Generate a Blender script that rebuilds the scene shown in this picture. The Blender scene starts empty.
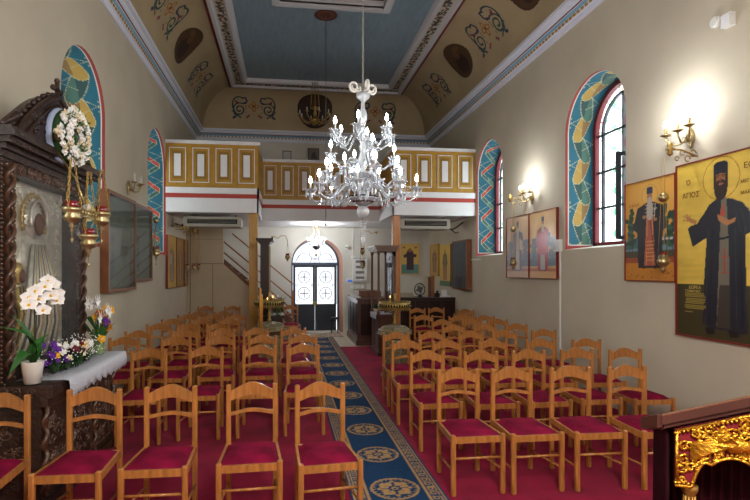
import bpy, math, random
import numpy as np
from mathutils import Vector, Matrix
PI=math.pi
random.seed(7)
SC=bpy.context.scene
COL=SC.collection
# ---------------------------------------------------------------- measuring helpers (room axis = +Y, camera over the origin)
TH=math.atan(65/500); SN=math.sin(TH); CS=math.cos(TH); EYE=1.75
def ray(px,py):
    u=(px-350)/500; v=(270-py)/500
    return (SN+u*CS, CS-u*SN, v)
def onX(px,py,X):
    d=ray(px,py); t=X/d[0]; return (X,d[1]*t,EYE+d[2]*t)
def onY(px,py,Y):
    d=ray(px,py); t=Y/d[1]; return (d[0]*t,Y,EYE+d[2]*t)
def onZ(px,py,Z):
    d=ray(px,py); t=(Z-EYE)/d[2]; return (d[0]*t,d[1]*t,Z)
# ---------------------------------------------------------------- colours and materials
def lin(c):
    c=c/255.0
    return c/12.92 if c<=0.04045 else ((c+0.055)/1.055)**2.4
def S(r,g,b): return (lin(r),lin(g),lin(b))
MATS={}
def mat(name,col,rough=0.5,metal=0.0,bump=0.0,bscale=20,noise=0.0,nscale=4,spec=0.5,coat=0,sheen=0,trans=0,stretch=None,ior=1.45,emit=None,estr=0,alpha=1,dist=0.02):
    if name in MATS: return MATS[name]
    m=bpy.data.materials.new(name); m.use_nodes=True; MATS[name]=m
    nt=m.node_tree; b=nt.nodes['Principled BSDF']
    b.inputs['Base Color'].default_value=(*col,1); b.inputs['Roughness'].default_value=rough
    b.inputs['Metallic'].default_value=metal; b.inputs['Specular IOR Level'].default_value=spec
    b.inputs['Coat Weight'].default_value=coat; b.inputs['Coat Roughness'].default_value=0.15
    b.inputs['Sheen Weight'].default_value=sheen; b.inputs['Transmission Weight'].default_value=trans
    b.inputs['IOR'].default_value=ior; b.inputs['Alpha'].default_value=alpha
    if emit: b.inputs['Emission Color'].default_value=(*emit,1); b.inputs['Emission Strength'].default_value=estr
    if noise or bump:
        tc=nt.nodes.new('ShaderNodeTexCoord'); mp=nt.nodes.new('ShaderNodeMapping')
        nt.links.new(tc.outputs['Object'],mp.inputs[0])
        if stretch: mp.inputs['Scale'].default_value=stretch
    if noise:
        n=nt.nodes.new('ShaderNodeTexNoise'); n.inputs['Scale'].default_value=nscale; n.inputs['Detail'].default_value=5
        nt.links.new(mp.outputs[0],n.inputs['Vector'])
        r=nt.nodes.new('ShaderNodeMapRange'); r.inputs[1].default_value=0.3; r.inputs[2].default_value=0.7
        r.inputs[3].default_value=1-noise; r.inputs[4].default_value=1+noise
        nt.links.new(n.outputs['Fac'],r.inputs[0])
        x=nt.nodes.new('ShaderNodeVectorMath'); x.operation='SCALE'; x.inputs[0].default_value=col
        nt.links.new(r.outputs[0],x.inputs['Scale']); nt.links.new(x.outputs[0],b.inputs['Base Color'])
    if bump:
        n=nt.nodes.new('ShaderNodeTexNoise'); n.inputs['Scale'].default_value=bscale; n.inputs['Detail'].default_value=3
        nt.links.new(mp.outputs[0],n.inputs['Vector'])
        bp=nt.nodes.new('ShaderNodeBump'); bp.inputs['Strength'].default_value=bump; bp.inputs['Distance'].default_value=dist
        nt.links.new(n.outputs['Fac'],bp.inputs['Height']); nt.links.new(bp.outputs[0],b.inputs['Normal'])
    return m
def paintmat(name,rough=0.6,metal=0.0,noise=0.0,nscale=3,spec=0.4,trans=False,bump=0,bscale=30,coat=0):
    if name in MATS: return MATS[name]
    m=bpy.data.materials.new(name); m.use_nodes=True; MATS[name]=m
    nt=m.node_tree; b=nt.nodes['Principled BSDF']
    a=nt.nodes.new('ShaderNodeAttribute'); a.attribute_name='paint'
    b.inputs['Roughness'].default_value=rough; b.inputs['Metallic'].default_value=metal; b.inputs['Specular IOR Level'].default_value=spec
    b.inputs['Coat Weight'].default_value=coat; b.inputs['Coat Roughness'].default_value=0.2
    src=a.outputs['Color']
    if noise:
        tc=nt.nodes.new('ShaderNodeTexCoord')
        n=nt.nodes.new('ShaderNodeTexNoise'); n.inputs['Scale'].default_value=nscale; n.inputs['Detail'].default_value=6
        nt.links.new(tc.outputs['Object'],n.inputs['Vector'])
        r=nt.nodes.new('ShaderNodeMapRange'); r.inputs[1].default_value=0.3; r.inputs[2].default_value=0.7
        r.inputs[3].default_value=1-noise; r.inputs[4].default_value=1+noise
        nt.links.new(n.outputs['Fac'],r.inputs[0])
        x=nt.nodes.new('ShaderNodeVectorMath'); x.operation='SCALE'
        nt.links.new(src,x.inputs[0]); nt.links.new(r.outputs[0],x.inputs['Scale']); src=x.outputs[0]
    if bump:
        tc=nt.nodes.new('ShaderNodeTexCoord')
        n=nt.nodes.new('ShaderNodeTexNoise'); n.inputs['Scale'].default_value=bscale
        nt.links.new(tc.outputs['Object'],n.inputs['Vector'])
        bp=nt.nodes.new('ShaderNodeBump'); bp.inputs['Strength'].default_value=bump; bp.inputs['Distance'].default_value=0.02
        nt.links.new(n.outputs['Fac'],bp.inputs['Height']); nt.links.new(bp.outputs[0],b.inputs['Normal'])
    nt.links.new(src,b.inputs['Base Color'])
    if trans:   # backlit stained glass: light passes from outside
        tl=nt.nodes.new('ShaderNodeBsdfTranslucent'); tp=nt.nodes.new('ShaderNodeBsdfTransparent')
        mx=nt.nodes.new('ShaderNodeMixShader'); mx.inputs[0].default_value=0.30
        nt.links.new(src,tl.inputs[0]); nt.links.new(src,tp.inputs[0])
        nt.links.new(tl.outputs[0],mx.inputs[1]); nt.links.new(tp.outputs[0],mx.inputs[2])
        m2=nt.nodes.new('ShaderNodeMixShader'); m2.inputs[0].default_value=0.12
        nt.links.new(mx.outputs[0],m2.inputs[1]); nt.links.new(b.outputs[0],m2.inputs[2])
        nt.links.new(m2.outputs[0],nt.nodes['Material Output'].inputs[0])
    return m
REDEDGE=mat('red_icon_edge',S(120,36,28),0.5)
OAK=mat('varnished_oak',S(170,111,54),0.33,noise=0.34,nscale=5,stretch=(6,6,1),coat=0.4)
OAKD=mat('brown_wood',S(120,72,40),0.4,noise=0.25,nscale=5,stretch=(5,5,1),coat=0.2)
POSTW=mat('ochre_painted_wood',S(178,128,52),0.4,noise=0.15,nscale=6,stretch=(6,6,1),coat=0.2)
VELVET=mat('burgundy_velvet',S(118,13,48),0.8,noise=0.4,nscale=7,spec=0.12)
DARKW=mat('dark_carved_wood',S(48,30,22),0.4,noise=0.3,nscale=12,bump=0.7,bscale=45,coat=0.25)
DARKP=mat('dark_plain_wood',S(46,26,20),0.4,noise=0.2,nscale=5,stretch=(5,5,1),coat=0.08,spec=0.3)
MIDW=mat('mid_brown_wood',S(112,70,46),0.4,noise=0.25,nscale=5,stretch=(5,5,1),coat=0.2)
PANEL=mat('beige_panel',S(190,176,150),0.7,noise=0.04,nscale=3)
WHITE=mat('white_paint',S(222,222,224),0.55,noise=0.04,nscale=3)
GREYW=mat('blue_grey_paint',S(158,166,182),0.5)
BURG=mat('burgundy_paint',S(104,24,30),0.5)
REDB=mat('brick_red_paint',S(170,60,48),0.55)
LBLUE=mat('light_blue_paint',S(120,165,192),0.5)
GOLDP=mat('gold_ochre_paint',S(172,130,42),0.5,noise=0.14,nscale=8)
GOLDP2=mat('dark_gold_ochre_paint',S(140,104,34),0.5,noise=0.1,nscale=8)
BRASS=mat('brass',S(172,154,112),0.3,metal=0.9,noise=0.2,nscale=30)
BRASSD=mat('aged_brass',S(176,146,84),0.4,metal=0.85,noise=0.3,nscale=40,bump=0.4,bscale=80)
GILT=mat('gilded_carving',S(214,160,48),0.3,metal=0.85,noise=0.25,nscale=30,bump=0.5,bscale=70)
REDGL=mat('ruby_glass',S(120,10,12),0.1,spec=0.8,coat=0.5)
BLACK=mat('black_plastic',S(24,24,26),0.45)
IRON=mat('dark_iron',S(36,40,48),0.45)
PLASTIC=mat('white_plastic',S(222,222,216),0.4)
ACBODY=mat('aged_appliance_white',S(166,162,150),0.45)
SLOT=mat('dark_slot',S(8,8,9),0.8,spec=0.1)
CRYST=mat('crystal_glass',S(236,242,248),0.06,trans=0.55,spec=0.9,ior=1.5,coat=0.6)
CRYSTD=mat('crystal_drop_glass',S(226,236,246),0.05,trans=0.35,spec=1.0,ior=1.5,coat=0.8)
PLATE=mat('frosted_glass_plate',S(190,190,194),0.25,spec=0.8,coat=0.4)
BULB=mat('lit_bulb',S(255,250,240),0.3,emit=(0.92,0.96,1.0),estr=32)
CAND=mat('candle_sleeve',S(226,226,222),0.5)
WAX=mat('yellow_wax',S(214,150,60),0.5)
FLAME=mat('candle_flame',(1,0.5,0.15),0.5,emit=(1.0,0.35,0.1),estr=8)
GREEN=mat('leaf_green',S(44,92,36),0.4,noise=0.25,nscale=20)
GREEND=mat('dark_leaf_green',S(40,70,34),0.5,noise=0.3,nscale=20)
PETAL=mat('white_petal',S(238,236,232),0.5,noise=0.05,nscale=20)
CREAM=mat('cream_petal',S(226,214,186),0.6,noise=0.08,nscale=30)
YELP=mat('yellow_petal',S(236,178,30),0.5,noise=0.1,nscale=20)
ORP=mat('orange_petal',S(196,120,24),0.5)
VIOP=mat('violet_petal',S(104,46,150),0.5,noise=0.1,nscale=20)
CERAM=mat('white_ceramic',S(226,224,214),0.35)
SILVER=mat('embossed_silver',S(222,216,198),0.3,metal=0.4,noise=0.2,nscale=14,bump=0.5,bscale=30)
SHSILV=mat('fold_shade_silver',S(120,112,96),0.35,metal=0.5)  # darker silver: shading of the relief folds put into the colour
GSILV=mat('gilded_silver',S(206,178,112),0.32,metal=0.5,noise=0.2,nscale=20,bump=0.8,bscale=30)
SKIN=mat('painted_skin',S(112,72,52),0.5,noise=0.15,nscale=20)
STONE=mat('sill_plaster',S(226,222,214),0.7)
def glassmat(name,col,clear=0.8,rough=0.05):
    if name in MATS: return MATS[name]
    m=bpy.data.materials.new(name); m.use_nodes=True; MATS[name]=m; nt=m.node_tree
    b=nt.nodes['Principled BSDF']; b.inputs['Base Color'].default_value=(*col,1); b.inputs['Roughness'].default_value=rough
    b.inputs['Specular IOR Level'].default_value=0.9
    t=nt.nodes.new('ShaderNodeBsdfTransparent'); mx=nt.nodes.new('ShaderNodeMixShader'); mx.inputs[0].default_value=clear
    nt.links.new(b.outputs[0],mx.inputs[1]); nt.links.new(t.outputs[0],mx.inputs[2]); nt.links.new(mx.outputs[0],nt.nodes['Material Output'].inputs[0])
    return m
PANE=glassmat('clear_pane',S(80,95,104),0.72)
VASEG=glassmat('vase_glass',S(150,180,120),0.35)
# ---------------------------------------------------------------- mesh builder
class MB:
    def __init__(s): s.v=[]; s.f=[]; s.mi=[]; s.sm=[]; s.col=None
    def add(s,vs,fs,m=0,smooth=False):
        o=len(s.v); s.v+= [tuple(p) for p in vs]
        for f in fs: s.f.append(tuple(i+o for i in f)); s.mi.append(m); s.sm.append(smooth)
        return s
    def box(s,x0,x1,y0,y1,z0,z1,m=0):
        vs=[(x,y,z) for x in (x0,x1) for y in (y0,y1) for z in (z0,z1)]
        return s.add(vs,[(0,1,3,2),(4,6,7,5),(0,4,5,1),(2,3,7,6),(0,2,6,4),(1,5,7,3)],m)
    def cbox(s,c,d,m=0,b=0.0):
        if b<=0: return s.box(c[0]-d[0]/2,c[0]+d[0]/2,c[1]-d[1]/2,c[1]+d[1]/2,c[2]-d[2]/2,c[2]+d[2]/2,m)
        # bevelled along z edges
        hx,hy=d[0]/2,d[1]/2; pts=[]
        for sx,sy,o in ((1,1,0),(-1,1,1),(-1,-1,0),(1,-1,1)):
            a=[(sx*hx,sy*(hy-b)),(sx*(hx-b),sy*hy)]
            pts+= a if o==0 else a[::-1]
        return s.prism([(c[0]+p[0],c[1]+p[1]) for p in pts],c[2]-d[2]/2,c[2]+d[2]/2,m,b)
    def prism(s,pts,z0,z1,m=0,b=0.0):
        n=len(pts); cx=sum(p[0] for p in pts)/n; cy=sum(p[1] for p in pts)/n
        rings=[(z0,1.0),(z1,1.0)]
        if b>0:
            r=max(abs(p[0]-cx) for p in pts); k=1-b/r
            rings=[(z0,k),(z0+b,1),(z1-b,1),(z1,k)]
        vs=[(cx+(p[0]-cx)*k,cy+(p[1]-cy)*k,z) for z,k in rings for p in pts]
        fs=[tuple(range(n))[::-1],tuple(range(n*(len(rings)-1),n*len(rings)))]
        for j in range(len(rings)-1):
            for i in range(n):
                a=j*n+i; c=j*n+(i+1)%n; fs.append((a,c,c+n,a+n))
        return s.add(vs,fs,m)
    def plate(s,pts,y0,y1,m=0):
        """outline in x,z extruded along y"""
        n=len(pts); vs=[(p[0],y0,p[1]) for p in pts]+[(p[0],y1,p[1]) for p in pts]
        fs=[tuple(range(n)),tuple(range(n,2*n))[::-1]]+[(i,i+n,(i+1)%n+n,(i+1)%n) for i in range(n)]
        return s.add(vs,fs,m)
    def lathe(s,prof,c=(0,0,0),n=16,m=0,smooth=True,a0=0):
        vs=[];fs=[]
        for r,z in prof:
            for i in range(n):
                a=2*PI*i/n+a0; vs.append((c[0]+r*math.cos(a),c[1]+r*math.sin(a),c[2]+z))
        for j in range(len(prof)-1):
            for i in range(n):
                fs.append((j*n+i,j*n+(i+1)%n,(j+1)*n+(i+1)%n,(j+1)*n+i))
        if prof[0][0]>1e-4: fs.append(tuple(range(n))[::-1])
        if prof[-1][0]>1e-4: fs.append(tuple(range(n*(len(prof)-1),n*len(prof))))
        return s.add(vs,fs,m,smooth)
    def tube(s,path,r,n=8,m=0,closed=False,smooth=True):
        P=[Vector(p) for p in path]; k=len(P); R=r if isinstance(r,(list,tuple)) else [r]*k
        vs=[];fs=[]; up=None
        for i,p in enumerate(P):
            if closed: t=P[(i+1)%k]-P[i-1]
            else: t=P[min(i+1,k-1)]-P[max(i-1,0)]
            if t.length<1e-9: t=Vector((0,0,1))
            t.normalize()
            if up is None:
                up=Vector((0,0,1)) if abs(t.z)<0.9 else Vector((1,0,0))
            a=up-t*up.dot(t)
            if a.length<1e-6: a=t.orthogonal()
            a.normalize(); up=a; b=t.cross(a)
            for j in range(n):
                q=2*PI*j/n; vs.append(tuple(p+a*(R[i]*math.cos(q))+b*(R[i]*math.sin(q))))
        for i in range(k if closed else k-1):
            for j in range(n):
                i2=(i+1)%k; fs.append((i*n+j,i*n+(j+1)%n,i2*n+(j+1)%n,i2*n+j))
        if not closed: fs.append(tuple(range(n))[::-1]); fs.append(tuple(range(n*(k-1),n*k)))
        return s.add(vs,fs,m,smooth)
    def ball(s,c,r,n=8,m=0,sz=1.0,sx=1.0,sy=1.0):
        vs=[];fs=[]; h=max(4,n//2+1)
        vs.append((c[0],c[1],c[2]-r*sz))
        for j in range(1,h):
            p=-PI/2+PI*j/h
            for i in range(n):
                a=2*PI*i/n; vs.append((c[0]+r*sx*math.cos(p)*math.cos(a),c[1]+r*sy*math.cos(p)*math.sin(a),c[2]+r*sz*math.sin(p)))
        vs.append((c[0],c[1],c[2]+r*sz)); T=len(vs)-1
        for i in range(n): fs.append((0,1+(i+1)%n,1+i)); fs.append((T,1+(h-2)*n+i,1+(h-2)*n+(i+1)%n))
        for j in range(h-2):
            for i in range(n): fs.append((1+j*n+i,1+j*n+(i+1)%n,1+(j+1)*n+(i+1)%n,1+(j+1)*n+i))
        return s.add(vs,fs,m,True)
    def leaf(s,base,tip,w,normal=(0,0,1),m=0,curl=0.0,n=6):
        b=Vector(base);t=Vector(tip);d=t-b;L=d.length;nn=Vector(normal)
        side=d.cross(nn)
        if side.length<1e-6: side=d.orthogonal()
        side.normalize(); up=side.cross(d).normalized(); vs=[];fs=[]
        for i in range(n+1):
            q=i/n; c=b+d*q+up*(curl*L*math.sin(PI*q)); hw=w*0.5*math.sin(PI*(0.06+0.94*q)**0.8)
            if i==n: hw=0.0005
            vs+= [tuple(c-side*hw+up*hw*0.25),tuple(c-up*0.0015),tuple(c+side*hw+up*hw*0.25)]
        for i in range(n):
            a=3*i; fs+=[(a,a+1,a+4,a+3),(a+1,a+2,a+5,a+4)]
        return s.add(vs,fs,m,True)
    def xform(s,M,start=0):
        for i in range(start,len(s.v)): s.v[i]=tuple(M@Vector(s.v[i]))
        return s
    def build(s,name,mats,parent=None,loc=(0,0,0),rz=0,colors=None,sub=0):
        me=bpy.data.meshes.new(name); me.from_pydata(s.v,[],s.f)
        if not isinstance(mats,(list,tuple)): mats=[mats]
        for m in mats: me.materials.append(m)
        me.polygons.foreach_set('material_index',s.mi); me.polygons.foreach_set('use_smooth',s.sm)
        if colors is None: colors=s.col
        if colors is not None:
            a=me.color_attributes.new('paint','FLOAT_COLOR','POINT')
            c=np.ones((len(s.v),4),dtype=np.float32); c[:,:3]=np.asarray(colors).reshape(-1,3); a.data.foreach_set('color',c.ravel())
        me.update()
        o=bpy.data.objects.new(name,me); COL.objects.link(o); o.location=loc; o.rotation_euler=(0,0,rz)
        if parent: o.parent=parent
        if sub:
            md=o.modifiers.new('sub','SUBSURF'); md.levels=sub; md.render_levels=sub
        return o
def tag(o,label=None,cat=None,group=None,kind=None):
    if label: o['label']=label
    if cat: o['category']=cat
    if group: o['group']=group
    if kind: o['kind']=kind
    return o
def thing(name,label,cat,loc=(0,0,0),rz=0,group=None):
    o=bpy.data.objects.new(name,None); COL.objects.link(o); o.location=loc; o.rotation_euler=(0,0,rz); o.empty_display_size=0.1
    return tag(o,label,cat,group)
def copy_tree(o,parent=None):
    c=o.copy(); COL.objects.link(c)
    if parent: c.parent=parent
    for ch in list(o.children): copy_tree(ch,c)
    return c
# ---------------------------------------------------------------- painting onto dense grids (vertex paint)
class Cv:
    """a painted rectangle w x h metres with nx x ny paint points"""
    def __init__(s,w,h,res=0.01,bg=(0.5,0.5,0.5)):
        s.w=w;s.h=h;s.nx=max(2,int(w/res)+1);s.ny=max(2,int(h/res)+1)
        gx,gy=np.meshgrid(np.linspace(0,w,s.nx),np.linspace(0,h,s.ny)); s.X=gx.ravel();s.Y=gy.ravel()
        s.C=np.tile(np.array(bg,dtype=np.float32),(s.nx*s.ny,1))
    def sel(s,mask,col,a=1.0): s.C[mask]=s.C[mask]*(1-a)+np.array(col,dtype=np.float32)*a; return s
    def rect(s,x0,x1,y0,y1,col,a=1.0): return s.sel((s.X>=x0)&(s.X<=x1)&(s.Y>=y0)&(s.Y<=y1),col,a)
    def inside(s,pts):
        x,y=s.X,s.Y; ins=np.zeros(len(x),bool); n=len(pts); j=n-1
        for i in range(n):
            xi,yi=pts[i];xj,yj=pts[j]
            if yi!=yj:
                ins^=((yi>y)!=(yj>y))&(x<(xj-xi)*(y-yi)/(yj-yi)+xi)
            j=i
        return ins
    def poly(s,pts,col,a=1.0): return s.sel(s.inside(pts),col,a)
    def ell(s,cx,cy,rx,ry,col,a=1.0): return s.sel(((s.X-cx)/rx)**2+((s.Y-cy)/ry)**2<=1,col,a)
    def ring(s,cx,cy,rx,ry,w,col):
        d=np.sqrt(((s.X-cx)/rx)**2+((s.Y-cy)/ry)**2); return s.sel(np.abs(d-1)*min(rx,ry)<=w/2,col)
    def line(s,pts,w,col,a=1.0):
        m=np.zeros(len(s.X),bool)
        for (x0,y0),(x1,y1) in zip(pts[:-1],pts[1:]):
            bx=(s.X>=min(x0,x1)-w)&(s.X<=max(x0,x1)+w)&(s.Y>=min(y0,y1)-w)&(s.Y<=max(y0,y1)+w)
            idx=np.nonzero(bx)[0]
            if len(idx)==0: continue
            X=s.X[idx];Y=s.Y[idx]; dx,dy=x1-x0,y1-y0; L=dx*dx+dy*dy+1e-12
            t=np.clip(((X-x0)*dx+(Y-y0)*dy)/L,0,1); d=np.hypot(X-x0-t*dx,Y-y0-t*dy); m[idx[d<=w/2]]=True
        return s.sel(m,col,a)
    def mottle(s,amp,sx,sy,seed=0):
        r=np.random.RandomState(seed); gx=max(2,int(s.w/sx)+2); gy=max(2,int(s.h/sy)+2); g=r.rand(gy,gx)
        fx=s.X/s.w*(gx-1.001); fy=s.Y/s.h*(gy-1.001); ix=fx.astype(int);iy=fy.astype(int);tx=fx-ix;ty=fy-iy
        v=(g[iy,ix]*(1-tx)+g[iy,ix+1]*tx)*(1-ty)+(g[iy+1,ix]*(1-tx)+g[iy+1,ix+1]*tx)*ty
        s.C*=(1+amp*(v-0.5)*2)[:,None]; return s
    def mesh(s,fn,mb=None,m=0,flip=False,smooth=False):
        mb=mb or MB(); vs=[fn(x,y) for x,y in zip(s.X,s.Y)]; fs=[]
        for j in range(s.ny-1):
            for i in range(s.nx-1):
                a=j*s.nx+i; q=(a,a+1,a+1+s.nx,a+s.nx); fs.append(q[::-1] if flip else q)
        n0=len(mb.v); mb.add(vs,fs,m,smooth)
        c=np.asarray(s.C); mb.col=c if n0==0 else np.vstack([mb.col,c]); return mb
def area(name,loc,rot,sx,sy,power,col=(1,1,1)):
    l=bpy.data.lights.new(name,'AREA'); l.shape='RECTANGLE'; l.size=sx; l.size_y=sy; l.energy=power; l.color=col
    o=bpy.data.objects.new(name,l); COL.objects.link(o); o.location=loc; o.rotation_euler=rot; return o
def point(name,loc,power,r=.05,col=(1,1,1)):
    l=bpy.data.lights.new(name,'POINT'); l.energy=power; l.shadow_soft_size=r; l.color=col
    o=bpy.data.objects.new(name,l); COL.objects.link(o); o.location=loc; return o
# ================================================================ THE ROOM
WR=4.13; WL=-2.39; YF=13.9; YB=-3.0
EX0=-1.40; EX1=3.08; EY=12.97; CZ=6.42; KZ=5.49      # ceiling edge, cove foot
KX1=3.90; KX0=-2.16; KY=13.67
WALLM=mat('plaster_wall',S(190,180,160),0.8,noise=0.07,nscale=1.3,bump=0.15,bscale=90,spec=0.25,dist=0.004)
WALLB=mat('pale_plaster_wall',S(208,205,195),0.8,noise=0.05,nscale=1.5,spec=0.25)
TILE=mat('cream_stone_floor',S(186,172,146),0.4,noise=0.18,nscale=9)
CARP=mat('crimson_carpet',S(140,14,52),0.95,noise=0.28,nscale=3.2,bump=0.5,bscale=260,sheen=0.05,spec=0.1,dist=0.004)
def struct(mb,name,m,**k):
    return tag(mb.build(name,m,**k),kind='structure')
struct(MB().box(WL-0.6,WR+0.6,YB,YF+0.6,-0.1,0),'floor',TILE)
SILL=2.05; SPR=3.745; RAD=0.665
WINS=[-0.6,2.87,6.29,9.785]; WINL=[-0.6,2.80,6.40,9.83]        # window centres along the nave
def arch_pts(c,r,spr,n=20): return [(c-r*math.cos(PI*i/n),spr+r*math.sin(PI*i/n)) for i in range(n+1)]
def side_wall(name,X,sgn):
    WN=WINS if sgn>0 else WINL
    mb=MB(); top=5.6; ys=[YB]
    for c in WN: ys+=[c-RAD,c+RAD]
    ys.append(YF)
    for i in range(0,len(ys),2): mb.add([(X,ys[i],0),(X,ys[i+1],0),(X,ys[i+1],top),(X,ys[i],top)],[(0,1,2,3)])
    for c in WN:
        mb.add([(X,c-RAD,0),(X,c+RAD,0),(X,c+RAD,SILL),(X,c-RAD,SILL)],[(0,1,2,3)])
        a=arch_pts(c,RAD,SPR)
        for p,q in zip(a[:-1],a[1:]): mb.add([(X,p[0],p[1]),(X,q[0],q[1]),(X,q[0],top),(X,p[0],top)],[(0,1,2,3)])
    struct(mb,name,WALLM)
side_wall('wall_left',WL,-1); side_wall('wall_right',WR,1)
# far wall with arched doorway
DC=0.845; DR=0.665; DSPR=1.93
mb=MB()
HC=DC+.045; HR=.72
for x0,x1 in ((WL,HC-HR),(HC+HR,WR)): mb.add([(x0,YF,0),(x1,YF,0),(x1,YF,5.6),(x0,YF,5.6)],[(0,1,2,3)])
a=arch_pts(HC,HR,DSPR)
for p,q in zip(a[:-1],a[1:]): mb.add([(p[0],YF,p[1]),(q[0],YF,q[1]),(q[0],YF,5.6),(p[0],YF,5.6)],[(0,1,2,3)])
struct(mb,'wall_far',WALLB)
struct(MB().add([(WL,YB,0),(WR,YB,0),(WR,YB,6.6),(WL,YB,6.6)],[(0,1,2,3)]),'wall_behind',WALLM)
# ---- painted window reveals
BLUE=S(22,92,112); PALE=S(180,178,140)
def reveal_canvas(kind,L,dep):
    cv=Cv(dep,L,0.0115,BLUE)
    RED=S(140,50,46)
    if kind=='ribbon': A1,A2,B1,B2=S(168,136,64),S(112,84,56),S(66,104,92),S(24,58,64); P=0.62; wd=0.150
    else: A1,A2,B1,B2=S(176,64,54),S(136,50,48),S(74,120,104),S(32,74,78); P=0.50; wd=0.06
    u0,u1=0.115,dep-0.09
    s=-0.2; L2=L
    segs=[]
    while s<L2+0.5:
        segs.append((s,s+P/2,u0,u1,A1,A2)); segs.append((s+P/2,s+P,u1,u0,B1,B2)); s+=P
    def ribbon(s0,s1,ua,ub,c1,c2):
        n=14; low=[];hi=[]
        for i in range(n+1):
            t=i/n; u=ua+(ub-ua)*t
            bulge=(math.sin(PI*t)*0.05 if kind=='ribbon' else 0)
            sc=s0+(s1-s0)*t
            hw_=wd*0.75 if kind!='ribbon' else wd*(0.12+1.05*math.sin(PI*t)**.8)
            low.append((u,sc-hw_-bulge*.2)); hi.append((u,sc+hw_+bulge*.3))
        pts=low+hi[::-1]
        cv.poly(pts,c1)
        k=n//2; cv.poly(low[k:]+hi[k:][::-1],c2,0.75)
        cv.line(pts+[pts[0]],0.008,PALE)
    for q in segs: ribbon(*q)
    for i,q in enumerate(segs):
        sm=(q[0]+q[1])/2; d=1 if q[3]>q[2] else -1
        uo=u0-0.035 if d>0 else u1+0.03; ui=(u0+u1)/2
        cv.line([(ui,sm+0.16),(uo,sm+0.06),(ui,sm-0.04)],0.006,PALE)
        for k in (-0.05,0.0,0.05): cv.ell(uo+(-0.012 if d>0 else 0.012),sm+0.06+k*1.3,0.007,0.014,PALE)
    cv.rect(0,0.045,0,L,RED); cv.rect(0.045,0.056,0,L,S(220,214,205)); 
    for a,b in ((0,0.06),(L-0.06,L)): cv.rect(0,dep,a,b,RED)
    for a,b in ((0.06,0.075),(L-0.075,L-0.06)): cv.rect(0.068,dep,a,b,S(220,214,205))
    cv.mottle(0.08,0.12,0.12,3); return cv
REVM=paintmat('painted_reveal_plaster',0.6)
GLASSM=paintmat('stained_glass',0.2,trans=True,spec=0.8)
DEP=0.46; SPLAY=0.05
def reveal(name,X,sgn,c,kind):
    Ls=SPR-SILL; La=PI*RAD; L=2*Ls+La
    cv=reveal_canvas(kind,L,DEP)
    def fn(u,s):
        k=u/DEP; r=RAD-SPLAY*k
        if s<Ls: y,z=c+r*sgnj,SILL+s
        elif s>Ls+La: y,z=c-r*sgnj,SILL+(L-s)
        else:
            a=(s-Ls)/RAD; y,z=c+sgnj*r*math.cos(a),SPR+r*math.sin(a)
        return (X+sgn*u,y,z)
    sgnj=1
    mb=cv.mesh(fn,smooth=False)
    return mb
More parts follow.
